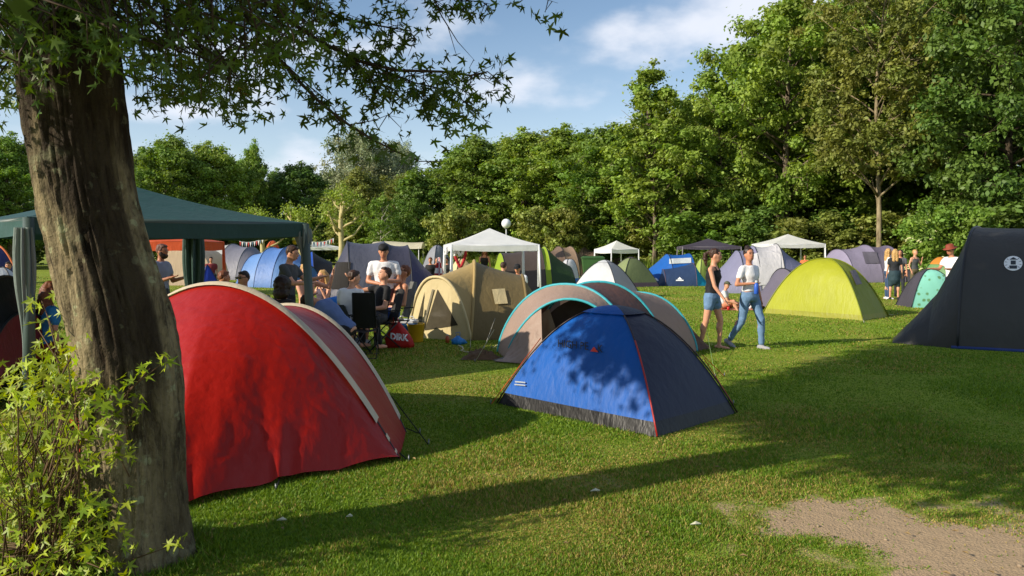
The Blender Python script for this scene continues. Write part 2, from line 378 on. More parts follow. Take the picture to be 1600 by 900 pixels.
lf_mid = LEAF('leaf_mid', (112, 140, 58), .32, .12); lf_light = LEAF('leaf_light', (128, 152, 64), .34, .10)
lf_dark = LEAF('leaf_dark', (90, 116, 50), .28, .12); lf_grey = LEAF('leaf_grey', (142, 152, 116), .25, .1)
lf_olive = LEAF('leaf_olive', (124, 134, 64), .3, .12)
KIND = {
    'broad': make_tree(11, 18, 3.2, 5.6, 44, .135, 50000, 'round', .17),
    'tall': make_tree(12, 17, 1.6, 4.4, 46, .13, 48000, 'oval', .18),
    'dense': make_tree(13, 13, .9, 4.6, 46, .125, 48000, 'oval', .18),
    'willow': make_tree(14, 14, 2.5, 5.2, 34, .115, 38000, 'round', .16, droop=.35, up=.55),
    'sparse': make_tree(15, 19, 4.2, 5.4, 44, .12, 40000, 'flat', .15, .06, .75, .0095, lean=-.05),
    'young': make_tree(16, 14, 1.5, 3.6, 40, .11, 26000, 'spire', .15, .12, .9, .011),
    'layered': make_tree(17, 18, 1.6, 6.4, 50, .135, 58000, 'round', .15, 0, .22, .016),
    'bush': make_tree(18, 3.6, .35, 2.3, 24, .10, 15000, 'round', .24, 0, .5, .014),
    'birch': make_tree(19, 9, 2.2, 2.4, 26, .10, 9000, 'oval', .17, .15, .7, .009),
}
def plant_tree(name, kind, px, Y, top, label, lf, bk, rz=0.0, wide=1.0, group=None, cat='tree'):
    """foot on the ground Y metres ahead; height from where its top shows"""
    tm, cmh = KIND[kind]; h0 = {'broad': 18, 'tall': 17, 'dense': 13, 'willow': 14, 'sparse': 19, 'young': 14, 'layered': 18, 'bush': 3.6, 'birch': 9}[kind]
    H = CZ + (388 - top) / FPX * Y; s = H / (h0 * 1.0)
    e = thing(name, label, cat, ((px - 800) / FPX * Y, Y, 0), rz, group, world=False)
    a = obj('trunk', tm, None, e); b = obj('crown' if cat == 'tree' else 'foliage', cmh, None, e)
    for o, mt in ((a, bk), (b, lf)):
        o.scale = (s * wide, s * wide, s)
        if not o.data.materials: o.data.materials.append(mt)
        o.material_slots[0].link = 'OBJECT'; o.material_slots[0].material = mt
    return e
FR = 'front trees of the wood behind the tents'
for a in (
    ('layered', 1580, 41, -90, 'dark layered tree towering behind the big charcoal tunnel tent', lf_dark, bark_dark, .3, .92),
    ('sparse', 1372, 46, -55, 'tall tree with bare pale crooked trunk behind the lilac tunnel tent', lf_olive, bark_pale, 1.1, 1.0),
    ('broad', 1225, 54, -8, 'tall light green tree behind the white gazebo with a forked trunk', lf_light, bark_grey, 2.0, .95),
    ('broad', 1470, 56, -30, 'tall green tree rising between the pale-trunked tree and the dark layered one', lf_mid, bark_grey, .9, .9),
    ('tall', 1310, 58, 5, 'tall mid green tree standing behind the pale-trunked tree', lf_mid, bark_grey, 4.0, 1.15),
    ('young', 1022, 55, 95, 'slim tree with a loose spiky top above the dark gazebo', lf_light, bark_grey, .5, 1.15),
    ('layered', 1120, 57, 130, 'spreading light tree between the spiky tree and the tallest trees', lf_light, bark_grey, 3.0, 1.0),
    ('dense', 965, 60, 195, 'rounded tree behind the small white gazebo', lf_mid, bark_grey, 1.7, 1.3),
    ('tall', 885, 66, 192, 'domed light green tree behind the brown tents', lf_light, bark_grey, 2.7, 1.45),
    ('tall', 820, 68, 200, 'rounded light green tree above the peak of the nearest white gazebo', lf_light, bark_grey, 5.2, 1.35),
    ('dense', 735, 70, 212, 'green tree just behind the globe lamp, left of the domed light trees', lf_mid, bark_grey, 3.3, 1.3),
    ('dense', 655, 70, 262, 'low dark green tree behind the grey dome tent', lf_dark, bark_dark, .2, .95),
    ('willow', 560, 92, 205, 'greyish willow tree rising above the trees behind', lf_grey, bark_grey, .4, .95),
    ('willow', 612, 96, 222, 'smaller grey-green willow beside the taller grey willow', lf_grey, bark_grey, 2.4, .9),
    ('dense', 560, 78, 262, 'yellow-green tree standing behind the pollarded plane trees', lf_olive, bark_grey, 2.9, 1.0),
    ('dense', 470, 84, 252, 'dark rounded tree behind the light blue tunnel tent', lf_dark, bark_dark, 5.5, 1.1),
    ('tall', 397, 82, 218, 'tree with a separate round head left of the dark rounded tree', lf_mid, bark_grey, .6, .75),
    ('dense', 335, 78, 222, 'bright green tree above the peak of the green gazebo', lf_light, bark_grey, 1.9, 1.0),
    ('dense', 262, 74, 210, 'green tree seen just past the maple trunk', lf_mid, bark_grey, 4.4, 1.0),
    ('tall', 18, 62, 205, 'green tree seen left of the maple trunk, behind the gazebo', lf_mid, bark_grey, 2.2, 1.1),
    ('dense', -90, 60, 190, 'dark tree at the far left edge behind the gazebo', lf_dark, bark_dark, 2.5, 1.0),
    ('dense', 160, 78, 235, 'tree mostly hidden behind the maple trunk', lf_mid, bark_grey, 3.5, 1.0)):
    k_, px_, Y_, top_, lb_, lf_, bk_, rz_, wd_ = a
    plant_tree({'willow': 'willow_tree', 'sparse': 'ash_tree'}.get(k_, 'broadleaf_tree'), k_, px_, Y_, top_, lb_, lf_, bk_, rz_, wd_, FR)
rr = random.Random(5)
BACK = [(1640, 52, -60, 'past the right edge of the charcoal tunnel tent'), (1540, 62, -20, 'above the charcoal tunnel tent emblem side'), (1400, 64, -20, 'behind the pale-trunked ash'), (1250, 70, 20, 'behind the white gazebo beside the lavender tent'), (1150, 70, 120, 'behind the lavender tent'), (1060, 72, 165, 'behind the dark purple-grey gazebo'), (985, 74, 195, 'behind the small far white gazebo'), (920, 78, 200, 'behind the green waste container'), (850, 80, 205, 'right of the globe lamp'), (780, 82, 215, 'directly behind the globe lamp'), (700, 84, 250, 'behind the left leg of the near white gazebo'), (630, 86, 270, 'behind the cream canvas pavilion'), (520, 96, 268, 'behind the tallest pollarded plane tree'), (430, 98, 262, 'behind the smallest pollarded plane tree'), (370, 96, 250, 'above the pale grey tunnel tent'), (300, 92, 240, 'above the right slope of the green gazebo roof'), (225, 90, 230, 'beside the maple trunk above the gazebo peak'), (95, 80, 225, 'hidden by the maple trunk'), (-30, 78, 215, 'left of the maple trunk'), (1720, 44, -40, 'beyond the right end of the charcoal tent'), (-180, 66, 200, 'beyond the left end of the green gazebo')]
for i, (px_, Y_, top_, lb_) in enumerate(BACK):
    plant_tree('broadleaf_tree', ['dense', 'tall', 'layered'][i % 3], px_, Y_, top_, 'tree deep in the wood, ' + lb_,
               [lf_mid, lf_dark, lf_olive][i % 3], bark_dark, rr.uniform(0, 6), 1.15, 'trees deep in the wood')
BU = 'bushes along the foot of the wood'
BUSH = [(1650, 37, 330, 'behind the far end of the charcoal tunnel tent'), (1545, 42, 335, 'above the top of the charcoal tunnel tent'), (1420, 50, 345, 'behind the standing women'), (1320, 52, 350, 'behind the left end of the lilac tunnel tent'), (1290, 58, 318, 'in the gap left of the pale-trunked ash'), (1255, 50, 352, 'right behind the lavender tent gazebo'), (1170, 52, 345, 'between the dark gazebo and the right white gazebo'), (1100, 53, 345, 'behind the dark purple-grey gazebo peak'), (1040, 58, 350, 'behind the cobalt tent'), (985, 62, 335, 'just right of the small far white gazebo'), (930, 64, 345, 'just left of the small far white gazebo'), (880, 66, 345, 'behind the brown tunnel tent'), (830, 70, 340, 'above the right leg of the near white gazebo'), (775, 72, 345, 'behind the near white gazebo peak'), (720, 72, 345, 'behind the checked cloth'), (670, 74, 350, 'behind the mid grey dome tent'), (610, 76, 350, 'behind the cream canvas pavilion'), (560, 80, 352, 'behind the slate family tent'), (500, 84, 350, 'behind the bunting right of the gazebo leg'), (450, 84, 352, 'behind the light blue tunnel tent'), (400, 84, 348, 'behind the far orange dome'), (345, 82, 345, 'behind the pale grey tunnel tent'), (290, 80, 345, 'behind the orange gazebo'), (240, 80, 345, 'behind the bearded man'), (20, 66, 335, 'seen under the left side of the green gazebo'), (-60, 64, 330, 'at the far left end of the wood')]
for i, (px_, Y_, top_, lb_) in enumerate(BUSH):
    plant_tree('bush', 'bush', px_, Y_, top_, 'leafy bush ' + lb_, [lf_dark, lf_mid, lf_olive][i % 3], bark_dark, rr.uniform(0, 6), 1.5, BU, 'bush')
plant_tree('bush', 'bush', 865, 58, 338, 'rounded grey-olive bush just right of the globe lamp', lf_olive, bark_dark, 1, 1.0, BU, 'bush')
plant_tree('bush', 'bush', 712, 60, 340, 'rounded olive bush behind the left corner of the near white gazebo', lf_olive, bark_dark, 2, .85, BU, 'bush')
eb = plant_tree('elder_bush', 'bush', 1478, 36, 338, 'elder bush with cream flower heads behind the orange tent', lf_mid, bark_dark, 2.2, 1.05, BU, 'bush')
# flower heads on the elder
mb = MB(); fr = random.Random(9)
for i in range(60):
    a_, h_ = fr.uniform(0, 6.28), fr.uniform(.7, 3.0); r_ = 1.75 * math.sqrt(max(.1, 1 - ((h_ - 1.5) / 1.9) ** 2)) * fr.uniform(.9, 1.05)
    for j in range(3):
        mb.ell((math.cos(a_) * r_ + fr.gauss(0, .05), math.sin(a_) * r_ + fr.gauss(0, .05), h_ + fr.gauss(0, .03)), (.07, .07, .025), None, 6, 4)
fo = mb.build('flower_heads', M((214, 214, 160), .8), eb, label='cream flat flower heads')
# birch and pollarded planes
plant_tree('birch_tree', 'birch', 596, 66, 300, 'thin birch with white stems between the plane tree and the grey tent', lf_mid, M((190, 184, 170), .7, .3, 6), .4, .9, FR)
def plane_tree(px, Y, top, label, seed):
    rr = random.Random(seed); H = CZ + (388 - top) / FPX * Y
    e = thing('plane_tree', label, 'tree', ((px - 800) / FPX * Y, Y, 0), 0, 'pollarded plane trees', world=False)
    tb = MB(); tips = []
    tb.tube([(0, 0, 0), (.05, 0, H * .3), (.0, 0, H * .55), (.15, 0, H * .8)], [.24, .19, .16, .11], 8); tips.append(Vector((.15, 0, H * .8)))
    for i in range(9):
        z = H * (.34 + .05 * i); a_ = i * 2.2 + rr.uniform(-.4, .4); L = rr.uniform(.9, 1.7) * (1.15 - i * .06); dv = Vector((math.cos(a_), math.sin(a_) * .8, 0))
        p0 = Vector((.03, 0, z)); p1 = p0 + dv * L * .6 + Vector((0, 0, L * .3)); p2 = p0 + dv * L + Vector((rr.uniform(-.1, .1), 0, L * rr.uniform(.5, .95)))
        tb.tube([p0, p1, p2], [.10, .07, .05], 6); tb.ell(p2, (.11, .11, .1), None, 7, 5); tips.append(p2)
        if i % 2:
            q = p1 + Vector((rr.uniform(-.5, .5), rr.uniform(-.3, .3), rr.uniform(.5, .8))); tb.tube([p1, q], [.06, .04], 6); tb.ell(q, (.09, .09, .08), None, 7, 5); tips.append(q)
    me = bpy.data.meshes.new('trunk'); me.from_pydata(tb.v, [], tb.f); me.update(); me.polygons.foreach_set('use_smooth', [True] * len(me.polygons)); obj('trunk', me, bark_pale_y, e)
    rs = np.random.default_rng(seed); n = 110; C = np.concatenate([np.array(t_) + np.array([0, 0, .2]) + rs.normal(size=(n, 3)) * .27 for t_ in tips])
    V, F = quad_leaves(C, unit(rs.normal(size=C.shape) + [0, 0, .5]), np.full(len(C), .085), rs); c_ = .8 + .4 * rs.random(len(C)); col = np.stack([c_ * 1.1, c_, c_], -1)
    obj('crown', np_mesh('crown', V, F, np.repeat(col, 4, 0)), lf_light, e)
bark_pale_y = M((186, 172, 122), .8, .25, 3, .4)
plane_tree(533, 52, 282, 'pollarded plane tree with pale bare knobbly limbs behind the dark blue tents', 3)
plane_tree(470, 56, 322, 'shorter pollarded plane tree just right of the green gazebo corner', 4)
plane_tree(410, 58, 330, 'small pollarded plane tree seen above the green gazebo edge', 6)
# tall reeds at the foot of the wood
rs = np.random.default_rng(8); n = 9000; bx = np.concatenate([rs.uniform(-14, 22, n - 2500), rs.uniform(14, 34, 2500)]); by = np.where(bx < 8, 58, 50) - bx * .35 + rs.uniform(-1.5, 1.5, n) + 6
hh = rs.uniform(.5, 1.25, n); az = rs.random(n) * 6.28; wv = .03
b0 = np.stack([bx - np.cos(az) * wv, by - np.sin(az) * wv, bx * 0], -1); b1 = np.stack([bx + np.cos(az) * wv, by + np.sin(az) * wv, bx * 0], -1)
b2 = np.stack([bx + rs.normal(size=n) * .15, by + rs.normal(size=n) * .15, hh], -1); cc = (.8 + .4 * rs.random(n))[:, None] * np.array([1.05, 1, .9])
tag(obj('tall_grass', np_mesh('tall_grass', np.stack([b0, b1, b2], 1).reshape(-1, 3), np.arange(n * 3).reshape(-1, 3), np.repeat(cc, 3, 0)), lf_light), 'tall rough grass at the foot of the wood', 'grass', kind='stuff')

# ------------------------------------------------------------------ the maple in front
TB = Vector((-2.01, 4.13, 0))
maple = thing('maple_tree', 'big maple with lichen-spotted leaning trunk and leafy shoots beside the red tent', 'tree', TB)
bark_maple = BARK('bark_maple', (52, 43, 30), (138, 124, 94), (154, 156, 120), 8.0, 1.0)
TZ = [-.1, .3, .56, .9, 1.26, 1.5, 1.78, 2.1, 2.48, 3.2, 4.7]; TX = [-2.08, -2.095, -2.10, -2.115, -2.16, -2.235, -2.315, -2.37, -2.415, -2.47, -2.55]; TR = [.31, .295, .292, .30, .315, .295, .275, .27, .285, .26, .2]
TX = [x_ * .954 for x_ in TX]; TR = [r_ * .954 for r_ in TR]
def smooth_at(z, F): return sum(np.interp(z + d_, TZ, F) for d_ in (-.2, -.1, 0, .1, .2)) / 5
def trunk_c(z): return Vector((smooth_at(z, TX), TB.y + .02 * z, z))
zs = np.linspace(-.03, 4.4, 270); na = 170; P = np.zeros((len(zs), na + 1, 3)); A = np.linspace(0, 2 * math.pi, na + 1)
for i, z in enumerate(zs):
    c = trunk_c(z); r = smooth_at(z, TR) * (.90 - .06 * math.exp(-max(z, 0) * 1.6)) + .035 * math.exp(-max(z, 0) * 8)
    lob = 1 + .025 * np.sin(A * 3 + .6 + z * .3) + .02 * np.sin(A * 5 + 2) + .05 * math.exp(-max(z, 0) * 6) * np.sin(A * 5 + 1)
    P[i] = np.stack([c.x + np.cos(A) * r * lob, c.y + np.sin(A) * r * lob, A * 0 + z], -1)
cyl = np.stack([np.cos(A)[None, :] * 2.6 + zs[:, None] * 0, np.sin(A)[None, :] * 2.6 + zs[:, None] * 0, zs[:, None] * 1.7 + A[None, :] * 0], -1)
rid = fbm(cyl * np.array([3.4, 3.4, .9]), 41, 4); rid2 = fbm(cyl * np.array([9, 9, 3.5]), 47, 3)
fur = -np.clip(.22 - np.abs(rid), 0, .22) * 4.5 * np.clip(.5 + vnoise(cyl * .8, 5), 0, 1)
dsp = .026 * fur + .010 * rid2 + .012 * vnoise(cyl * 1.1, 77)
ctr = np.array([list(trunk_c(z)) for z in zs])[:, None, :]; nr = unit((P - ctr) * [1, 1, 0]); P = P + nr * dsp[..., None]; P[:, -1] = P[:, 0]
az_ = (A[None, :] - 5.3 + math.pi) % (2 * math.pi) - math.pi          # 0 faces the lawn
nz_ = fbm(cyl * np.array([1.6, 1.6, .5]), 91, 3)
trunk_dark = np.clip(.5 + ((.55 + .25 * nz_) - np.abs(az_ - .12 + .16 * (zs[:, None] - 1.3))) * 5, 0, 1) * np.clip((zs[:, None] - .75 + .25 * nz_) * 3, 0, 1)  # stem-flow stain, a dark band down the side facing the lawn
trunk_dark = np.maximum(trunk_dark, np.clip((zs[:, None] - 2.0 + .3 * nz_) * 3, 0, 1) * .9)  # upper trunk darker all round: crown shade put into the bark colour
trunk_dark = np.maximum(trunk_dark, .55 * np.clip(.3 + (az_ - .1 + .4 * nz_) * 2, 0, 1) * np.clip((1.1 - zs[:, None] + .3 * nz_) * 2, 0, 1))  # darker towards the right on the lower trunk
tro = obj('trunk', np_mesh('trunk', (P - np.array(TB)).reshape(-1, 3), grid_faces(*P.shape[:2]), np.repeat(trunk_dark.reshape(-1, 1) * .9, 3, 1), smooth=True), bark_maple, maple)
# maple leaves: five pointed lobes
def maple_leaf(k):
    rr = random.Random(k); pts = []
    for ang, L in ((-128, .52), (-62, .86), (0, 1.0), (62, .86), (128, .52)):
        a = R(ang); wd = .17 if abs(ang) < 100 else .12
        for da, l in ((-.26, .52), (-.12, .66), (0, 1.0), (.12, .70), (.26, .50)):
            pts.append((math.sin(a + da) * L * l * rr.uniform(.93, 1.07), math.cos(a + da) * L * l * rr.uniform(.93, 1.07)))
        n_ang = ang + (32 if abs(ang) < 100 else 20)
        if ang < 128: pts.append((math.sin(R(n_ang)) * .24, math.cos(R(n_ang)) * .24))
    pts.append((.0, -.08))
    fold, curl = rr.uniform(.1, .45), rr.uniform(-.25, .35)
    v = [(0, 0, 0)] + [(x, y, abs(x) * fold - y * y * curl * .5) for x, y in pts]
    st = [(-.012, -.1, 0), (.012, -.1, 0), (.008, -.55, .03), (-.008, -.55, .03)]
    f = [(0, i, i + 1) for i in range(1, len(v) - 1)] + [(0, len(v) - 1, 1)]; b = len(v)
    return np.array(v + st), f + [(b, b + 1, b + 2), (b, b + 2, b + 3)]
LV = [maple_leaf(i) for i in range(4)]
st5 = [(0, 0, 0)] + [(math.sin(R(a)) * l_, math.cos(R(a)) * l_, .1 * l_ * (i % 2)) for i, (a, l_) in enumerate(((-150, .2), (-125, .55), (-95, .35), (-60, .9), (-30, .42), (0, 1.0), (30, .42), (60, .9), (95, .35), (125, .55), (150, .2)))]
LV.append((np.array(st5), [(0, i, i + 1) for i in range(1, 11)]))
mleaf = LEAF('maple_leaf', (74, 97, 34), .28, .06, .45); mshoot = LEAF('maple_shoot_leaf', (150, 168, 50), .32, .22, .45)
def leaf_rot(rs, hang, face=None):
    tip = Vector((rs.gauss(0, .7), rs.gauss(0, .7), -hang + rs.gauss(0, .4))).normalized()
    nrm = Vector((rs.gauss(0, .7), rs.gauss(0, .7), .5)) if face is None else Vector(face) + Vector((rs.gauss(0, .45), rs.gauss(0, .45), rs.gauss(0, .45)))
    nrm = (nrm - tip * nrm.dot(tip)).normalized(); x = tip.cross(nrm)
    return Matrix((x, tip, nrm)).transposed()
def bulk(leaves, name, mat, parent):
    Vs, Fs, Cs, b = [], [], [], 0
    for c, rot, s, k, tint in leaves:
        v, f = LV[k]; Vs.append(v @ np.array(rot.transposed()) * s + np.array(c)); Fs += [(a_ + b, b_ + b, c_ + b) for a_, b_, c_ in f]; Cs.append(np.tile(tint, (len(v), 1))); b += len(v)
    return obj(name, np_mesh(name, np.concatenate(Vs) - np.array(ORG[parent.name]), np.array(Fs), np.concatenate(Cs)), mat, parent)
leaf_me = {}
def single(leaves, mat, parent):
    for c, rot, s, k, tint in leaves:
        key = (k, mat.name)
        if key not in leaf_me:
            leaf_me[key] = np_mesh('leaf', LV[k][0], np.array(LV[k][1]), np.ones((len(LV[k][0]), 3))); leaf_me[key].materials.append(mat)
        o = obj('leaf', leaf_me[key], None, parent); o.matrix_local = Matrix.Translation(Vector(c) - ORG[parent.name]) @ rot.to_4x4() @ Matrix.Scale(s, 4)
lr = random.Random(12)
def tint(): 
    b = lr.uniform(.6, 1.35); return np.array([b * lr.uniform(.9, 1.15), b, b * lr.uniform(.8, 1.1)])
seen, twigs = [], MB()
prof = [(-60, 200), (0, 190), (30, 168), (60, 100), (100, 80), (180, 92), (198, 150), (225, 205), (260, 180), (300, 178), (345, 190), (385, 205), (400, 165), (430, 125), (470, 105), (510, 70)]
def low(px):
    for (a, ya), (b, yb) in zip(prof, prof[1:]):
        if a <= px <= b: return ya + (yb - ya) * (px - a) / (b - a)
    return 60
def cluster(c, n, s, spread, dest, hang=.7, face=None, far=False):
    for j in range(n):
        dest.append((c + Vector((lr.gauss(0, spread), lr.gauss(0, spread), lr.gauss(0, spread * .7))), leaf_rot(lr, hang, face), s * lr.uniform(.7, 1.15), 4 if far else lr.randrange(4), tint()))
for i in range(600):
    px = lr.uniform(-60, 505); lo = low(px); py = lr.uniform(-90, lo - 15); Yd = lr.uniform(3.5, 6.2)
    if 30 < px < 200 and py > 60: Yd = lr.uniform(3.3, 3.8)
    c = AT(px, py, Yd); n = 8
    if 400 < px and lr.random() < .25: continue
    cluster(c, n, .053, .085, seen)
    twigs.tube([c + Vector((lr.uniform(-.3, .1), lr.uniform(-.2, .2), lr.uniform(.15, .35))), c + Vector((0, 0, .1)), c], [.006, .004, .002], 4)
def branch(pix, Yd, rad, dens, spread, s=.058, leaf_from=0.0, drop=.06):
    pts = [AT(a, b, Yd + .12 * math.sin(i)) for i, (a, b) in enumerate(pix)]
    twigs.tube(pts, [rad * (1 - .85 * i / (len(pts) - 1)) for i in range(len(pts))], 6)
    for i, (p_, q_) in enumerate(zip(pts, pts[1:])):
        if (i + 1) / len(pts) < leaf_from: continue
        for j in range(max(1, int((q_ - p_).length * dens))):
            c = p_.lerp(q_, lr.random()) + Vector((lr.gauss(0, spread), lr.gauss(0, spread), lr.gauss(-drop, spread)))
            cluster(c, 4, s, .05, seen); twigs.tube([p_.lerp(q_, lr.random()), c], [.003, .0015], 4)
branch([(380, -30), (440, 25), (500, 65), (560, 95), (620, 110), (690, 112), (735, 118), (762, 112), (782, 128)], 4.9, .016, 42, .07)
branch([(470, 0), (540, 30), (590, 40), (640, 48), (650, 62)], 5.1, .01, 48, .07)
branch([(560, 95), (600, 110), (650, 130), (700, 142), (735, 165), (755, 182)], 4.9, .007, 40, .06)
branch([(520, 70), (560, 100), (585, 130), (600, 160)], 4.8, .007, 40, .06)
branch([(620, 120), (662, 140), (668, 165)], 4.9, .004, 22, .03); branch([(660, 120), (690, 160), (700, 190), (696, 200)], 4.9, .003, 12, .02)
branch([(380, 20), (430, 85), (470, 130), (505, 165), (545, 195), (580, 217), (620, 237), (655, 252), (690, 252)], 4.6, .013, 14, .05, leaf_from=-1, drop=.02)
branch([(430, 85), (475, 128), (515, 160), (535, 195)], 4.6, .006, 34, .06); branch([(545, 195), (585, 188), (605, 180), (630, 185)], 4.6, .004, 9, .02)
branch([(660, -40), (690, 25), (715, 65), (742, 95)], 5.0, .006, 3, .02); branch([(600, -25), (640, -8), (700, -2), (745, 2), (775, 8)], 5.0, .006, 26, .04)
branch([(760, -40), (810, -15), (840, -5), (872, 5)], 4.4, .005, 14, .03); branch([(700, 130), (742, 150), (790, 135)], 4.9, .004, 14, .03)
# the crown above the frame: it throws the shade on the lawn
high = []; nrm2 = Vector((-SD.y, SD.x, 0)); limbs = MB(); tries = 0; top_c = trunk_c(4.4)
while len(high) < 36000 and tries < 260000:
    tries += 1; h = lr.uniform(2.6, 9.0); s_ = lr.uniform(-4.6, 4.2) if lr.random() < .6 else lr.uniform(-4.4, .3); n_ = lr.uniform(-1.9, 5.4)
    hi = min(5.2, 1.1 + (h - 2.4) * .98); 
    if h > 7: hi -= (h - 7) * .8
    mid, half = (hi - 1.55) / 2, (hi + 1.55) / 2
    if ((n_ - mid) / half) ** 2 + (s_ / 4.4) ** 2 > 1: continue
    if h < (2.45 + .22 * s_ if s_ > 0 else 2.45 - .5 * s_): continue
    c = TB + SD * s_ + nrm2 * n_ + Vector((0, 0, h)); d = c - Vector((0, 0, CZ)); 
    if d.y > .3:                                      # keep what the picture shows as open sky open
        pyy = 450 - FPX * ((d.z * CP + d.y * SP) / (d.y * CP - d.z * SP)); pxx = 800 + FPX * d.x / (d.y * CP - d.z * SP)
        if pyy > -130 and -150 < pxx < 1750: continue
    if d.length < 1.2: continue
    if fbm(np.array([[c.x * .55, c.y * .55, c.z * .55]]), 61, 2)[0] < (-.3 if s_ > 0 else -.55): continue
    cluster(c, 7, .138, .17, high, .5, None, True)
for i in range(13):
    a_ = i * 2.4; e = TB + SD * (math.cos(a_) * 3) + nrm2 * (1.6 + math.sin(a_) * 2.4) + Vector((0, 0, 4.6 + (i % 5) * .8)); b_ = trunk_c(2.9 + .13 * i)
    m_ = b_.lerp(e, .5) + Vector((0, 0, .55)); limbs.tube([b_, b_.lerp(m_, .5) + Vector((0, 0, .15)), m_, e], [.12, .09, .06, .02], 8)
lead = [trunk_c(4.3), trunk_c(4.5) + Vector((.2, .3, 1.0)), trunk_c(4.5) + Vector((.3, .9, 2.4)), trunk_c(4.5) + Vector((.1, 1.4, 3.8))]
limbs.tube(lead, [.2, .16, .1, .03], 10)
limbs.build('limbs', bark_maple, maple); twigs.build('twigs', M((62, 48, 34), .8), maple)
seen.sort(key=lambda l: (l[0] - Vector((0, 0, CZ))).length)
single(seen[:150], mleaf, maple)
o_ = bulk(seen[150:] + high, 'crown', mleaf, maple); o_['kind'] = 'stuff'
# leafy shoots at the foot of the trunk
sh, stems = [], MB()
pts_ = [(88, 520), (70, 560), (60, 500)]
for i in range(150):
    f = lr.random(); py = 545 + 380 * f ** .75; lo_, hi_ = 95 - 130 * min(1, (py - 500) / 160), 110 + 60 * min(1, max(0, (py - 560) / 160))
    px = lr.uniform(max(-40, lo_), hi_); Yd = lr.uniform(3.55, 4.25) if px < 110 else lr.uniform(3.5, 3.95); pts_.append((px, py)); c = AT(px, py, Yd)
    if c.z < .03: c.z = .03
    cluster(c, 8, .052, .075, sh, .45, (-.5, -.6, .5)); g_ = trunk_c(.05) + Vector((lr.uniform(-.5, -.1), lr.uniform(-.45, -.2), 0))
    stems.tube([g_ if lr.random() < .6 else trunk_c(c.z) + Vector((-.15, -.25, 0)), (g_ + c) / 2 + Vector((lr.uniform(-.06, .06), 0, .05)), c], [.005, .004, .002], 5)
for px, py in ((65, 470), (75, 500), (60, 515), (85, 545), (235, 575), (205, 590), (215, 625), (250, 570), (195, 650), (160, 620), (150, 600), (180, 700), (262, 855), (150, 830), (90, 560), (75, 585), (110, 600)):
    c = AT(px, py, 3.85 if px > 100 else 4.05); cluster(c, 5, .055, .045, sh, .4, (-.5, -.6, .5)); stems.tube([trunk_c(max(.1, c.z - .15)) + Vector((.1 if px > 150 else -.2, -.27, 0)), c], [.004, .002], 5)
sh.sort(key=lambda l: (l[0] - Vector((0, 0, CZ))).length); lr.shuffle(sh)
stems.build('shoot_stems', M((92, 70, 44), .8), maple); single(sh[:150], mshoot, maple)
o_ = bulk(sh[150:], 'shoot_leaves', mshoot, maple); o_['kind'] = 'stuff'; o_['label'] = 'yellow-green leaves of the shoots at the trunk foot'
# ------------------------------------------------------------------ tent builders
steel = M((120, 124, 126), .35, .1, 8, metal=.8); dark_pole = M((34, 36, 40), .45); grey_pole = M((104, 106, 108), .45); black_cloth = FAB((28, 28, 30), .5, .02)
rope = M((196, 190, 170), .8); mesh_dark = M((40, 42, 44), .8, .2, 20); white_print = M((225, 228, 230), .6, .03)
def arch(L, Rr, H, p=2.0, q=1.0, lean=(0, 0), n=33):
    u = -np.cos(np.linspace(0, math.pi, n)); L = np.array(L); Rr = np.array(Rr)
    z = H * np.clip(1 - np.abs(u) ** p, 0, 1) ** (1 / q); xy = (L + Rr) / 2 + u[:, None] * (Rr - L) / 2 + np.outer(z / max(H, .01), lean)
    return np.concatenate([xy, z[:, None]], 1)
def span(a, b, k, sag=.0):
    t_ = np.linspace(0, 1, k)[:, None, None]; P = a[None] * (1 - t_) + b[None] * t_
    P[..., 2] *= 1 - sag * 4 * t_[..., 0] * (1 - t_[..., 0]); return P
def guy(parent, a, b, mat=rope, r=.004, peg=True):
    MB().tube([a, b], r, 5).build('guy_line', mat, parent)
    if peg: MB().tube([(b[0], b[1], -.02), (b[0], b[1], .05)], .006, 5).build('peg', steel, parent)
def loft_tent(name, label, st, mats, pole=None, pr=.012, wr=.006, ends=(None, None), sag=.03, seed=1, group=None, k=16, guys=(), names=None):
    """st: hoops (foot, foot, height[, p, q, lean]); cloth between neighbours; cat tent"""
    hoops = [arch(*s) for s in st]; c = np.concatenate(hoops).mean(0)
    e = thing(name, label, 'tent', (c[0], c[1], 0), 0, group); panels = []
    for i in range(len(hoops) - 1):
        panels.append(sheet(span(hoops[i], hoops[i + 1], k, sag), (names or {}).get(i, 'canopy_panel'), mats[i], e, wr, seed + i))
    for i, h in enumerate(hoops):
        if pole and (not isinstance(pole, list) or pole[i]) and (0 < i < len(hoops) - 1 or ends[0 if i == 0 else 1]) and st[i][2] > .3:
            MB().tube([tuple(x) for x in h + np.array([0, 0, pr * .4])], pr, 6).build('pole_sleeve', pole[i] if isinstance(pole, list) else pole, e)
    for h, mt in ((hoops[0], ends[0]), (hoops[-1], ends[1])):
        if mt:
            base_ = h.copy(); base_[:, 2] = 0; ins = (h.mean(0) - c); ins[2] = 0
            sheet(span(h * 1, base_, 8) - 0.004 * ins, 'end_panel', mt, e, wr, seed + 9)
    for a, b in guys: guy(e, a, b)
    return e, panels, hoops
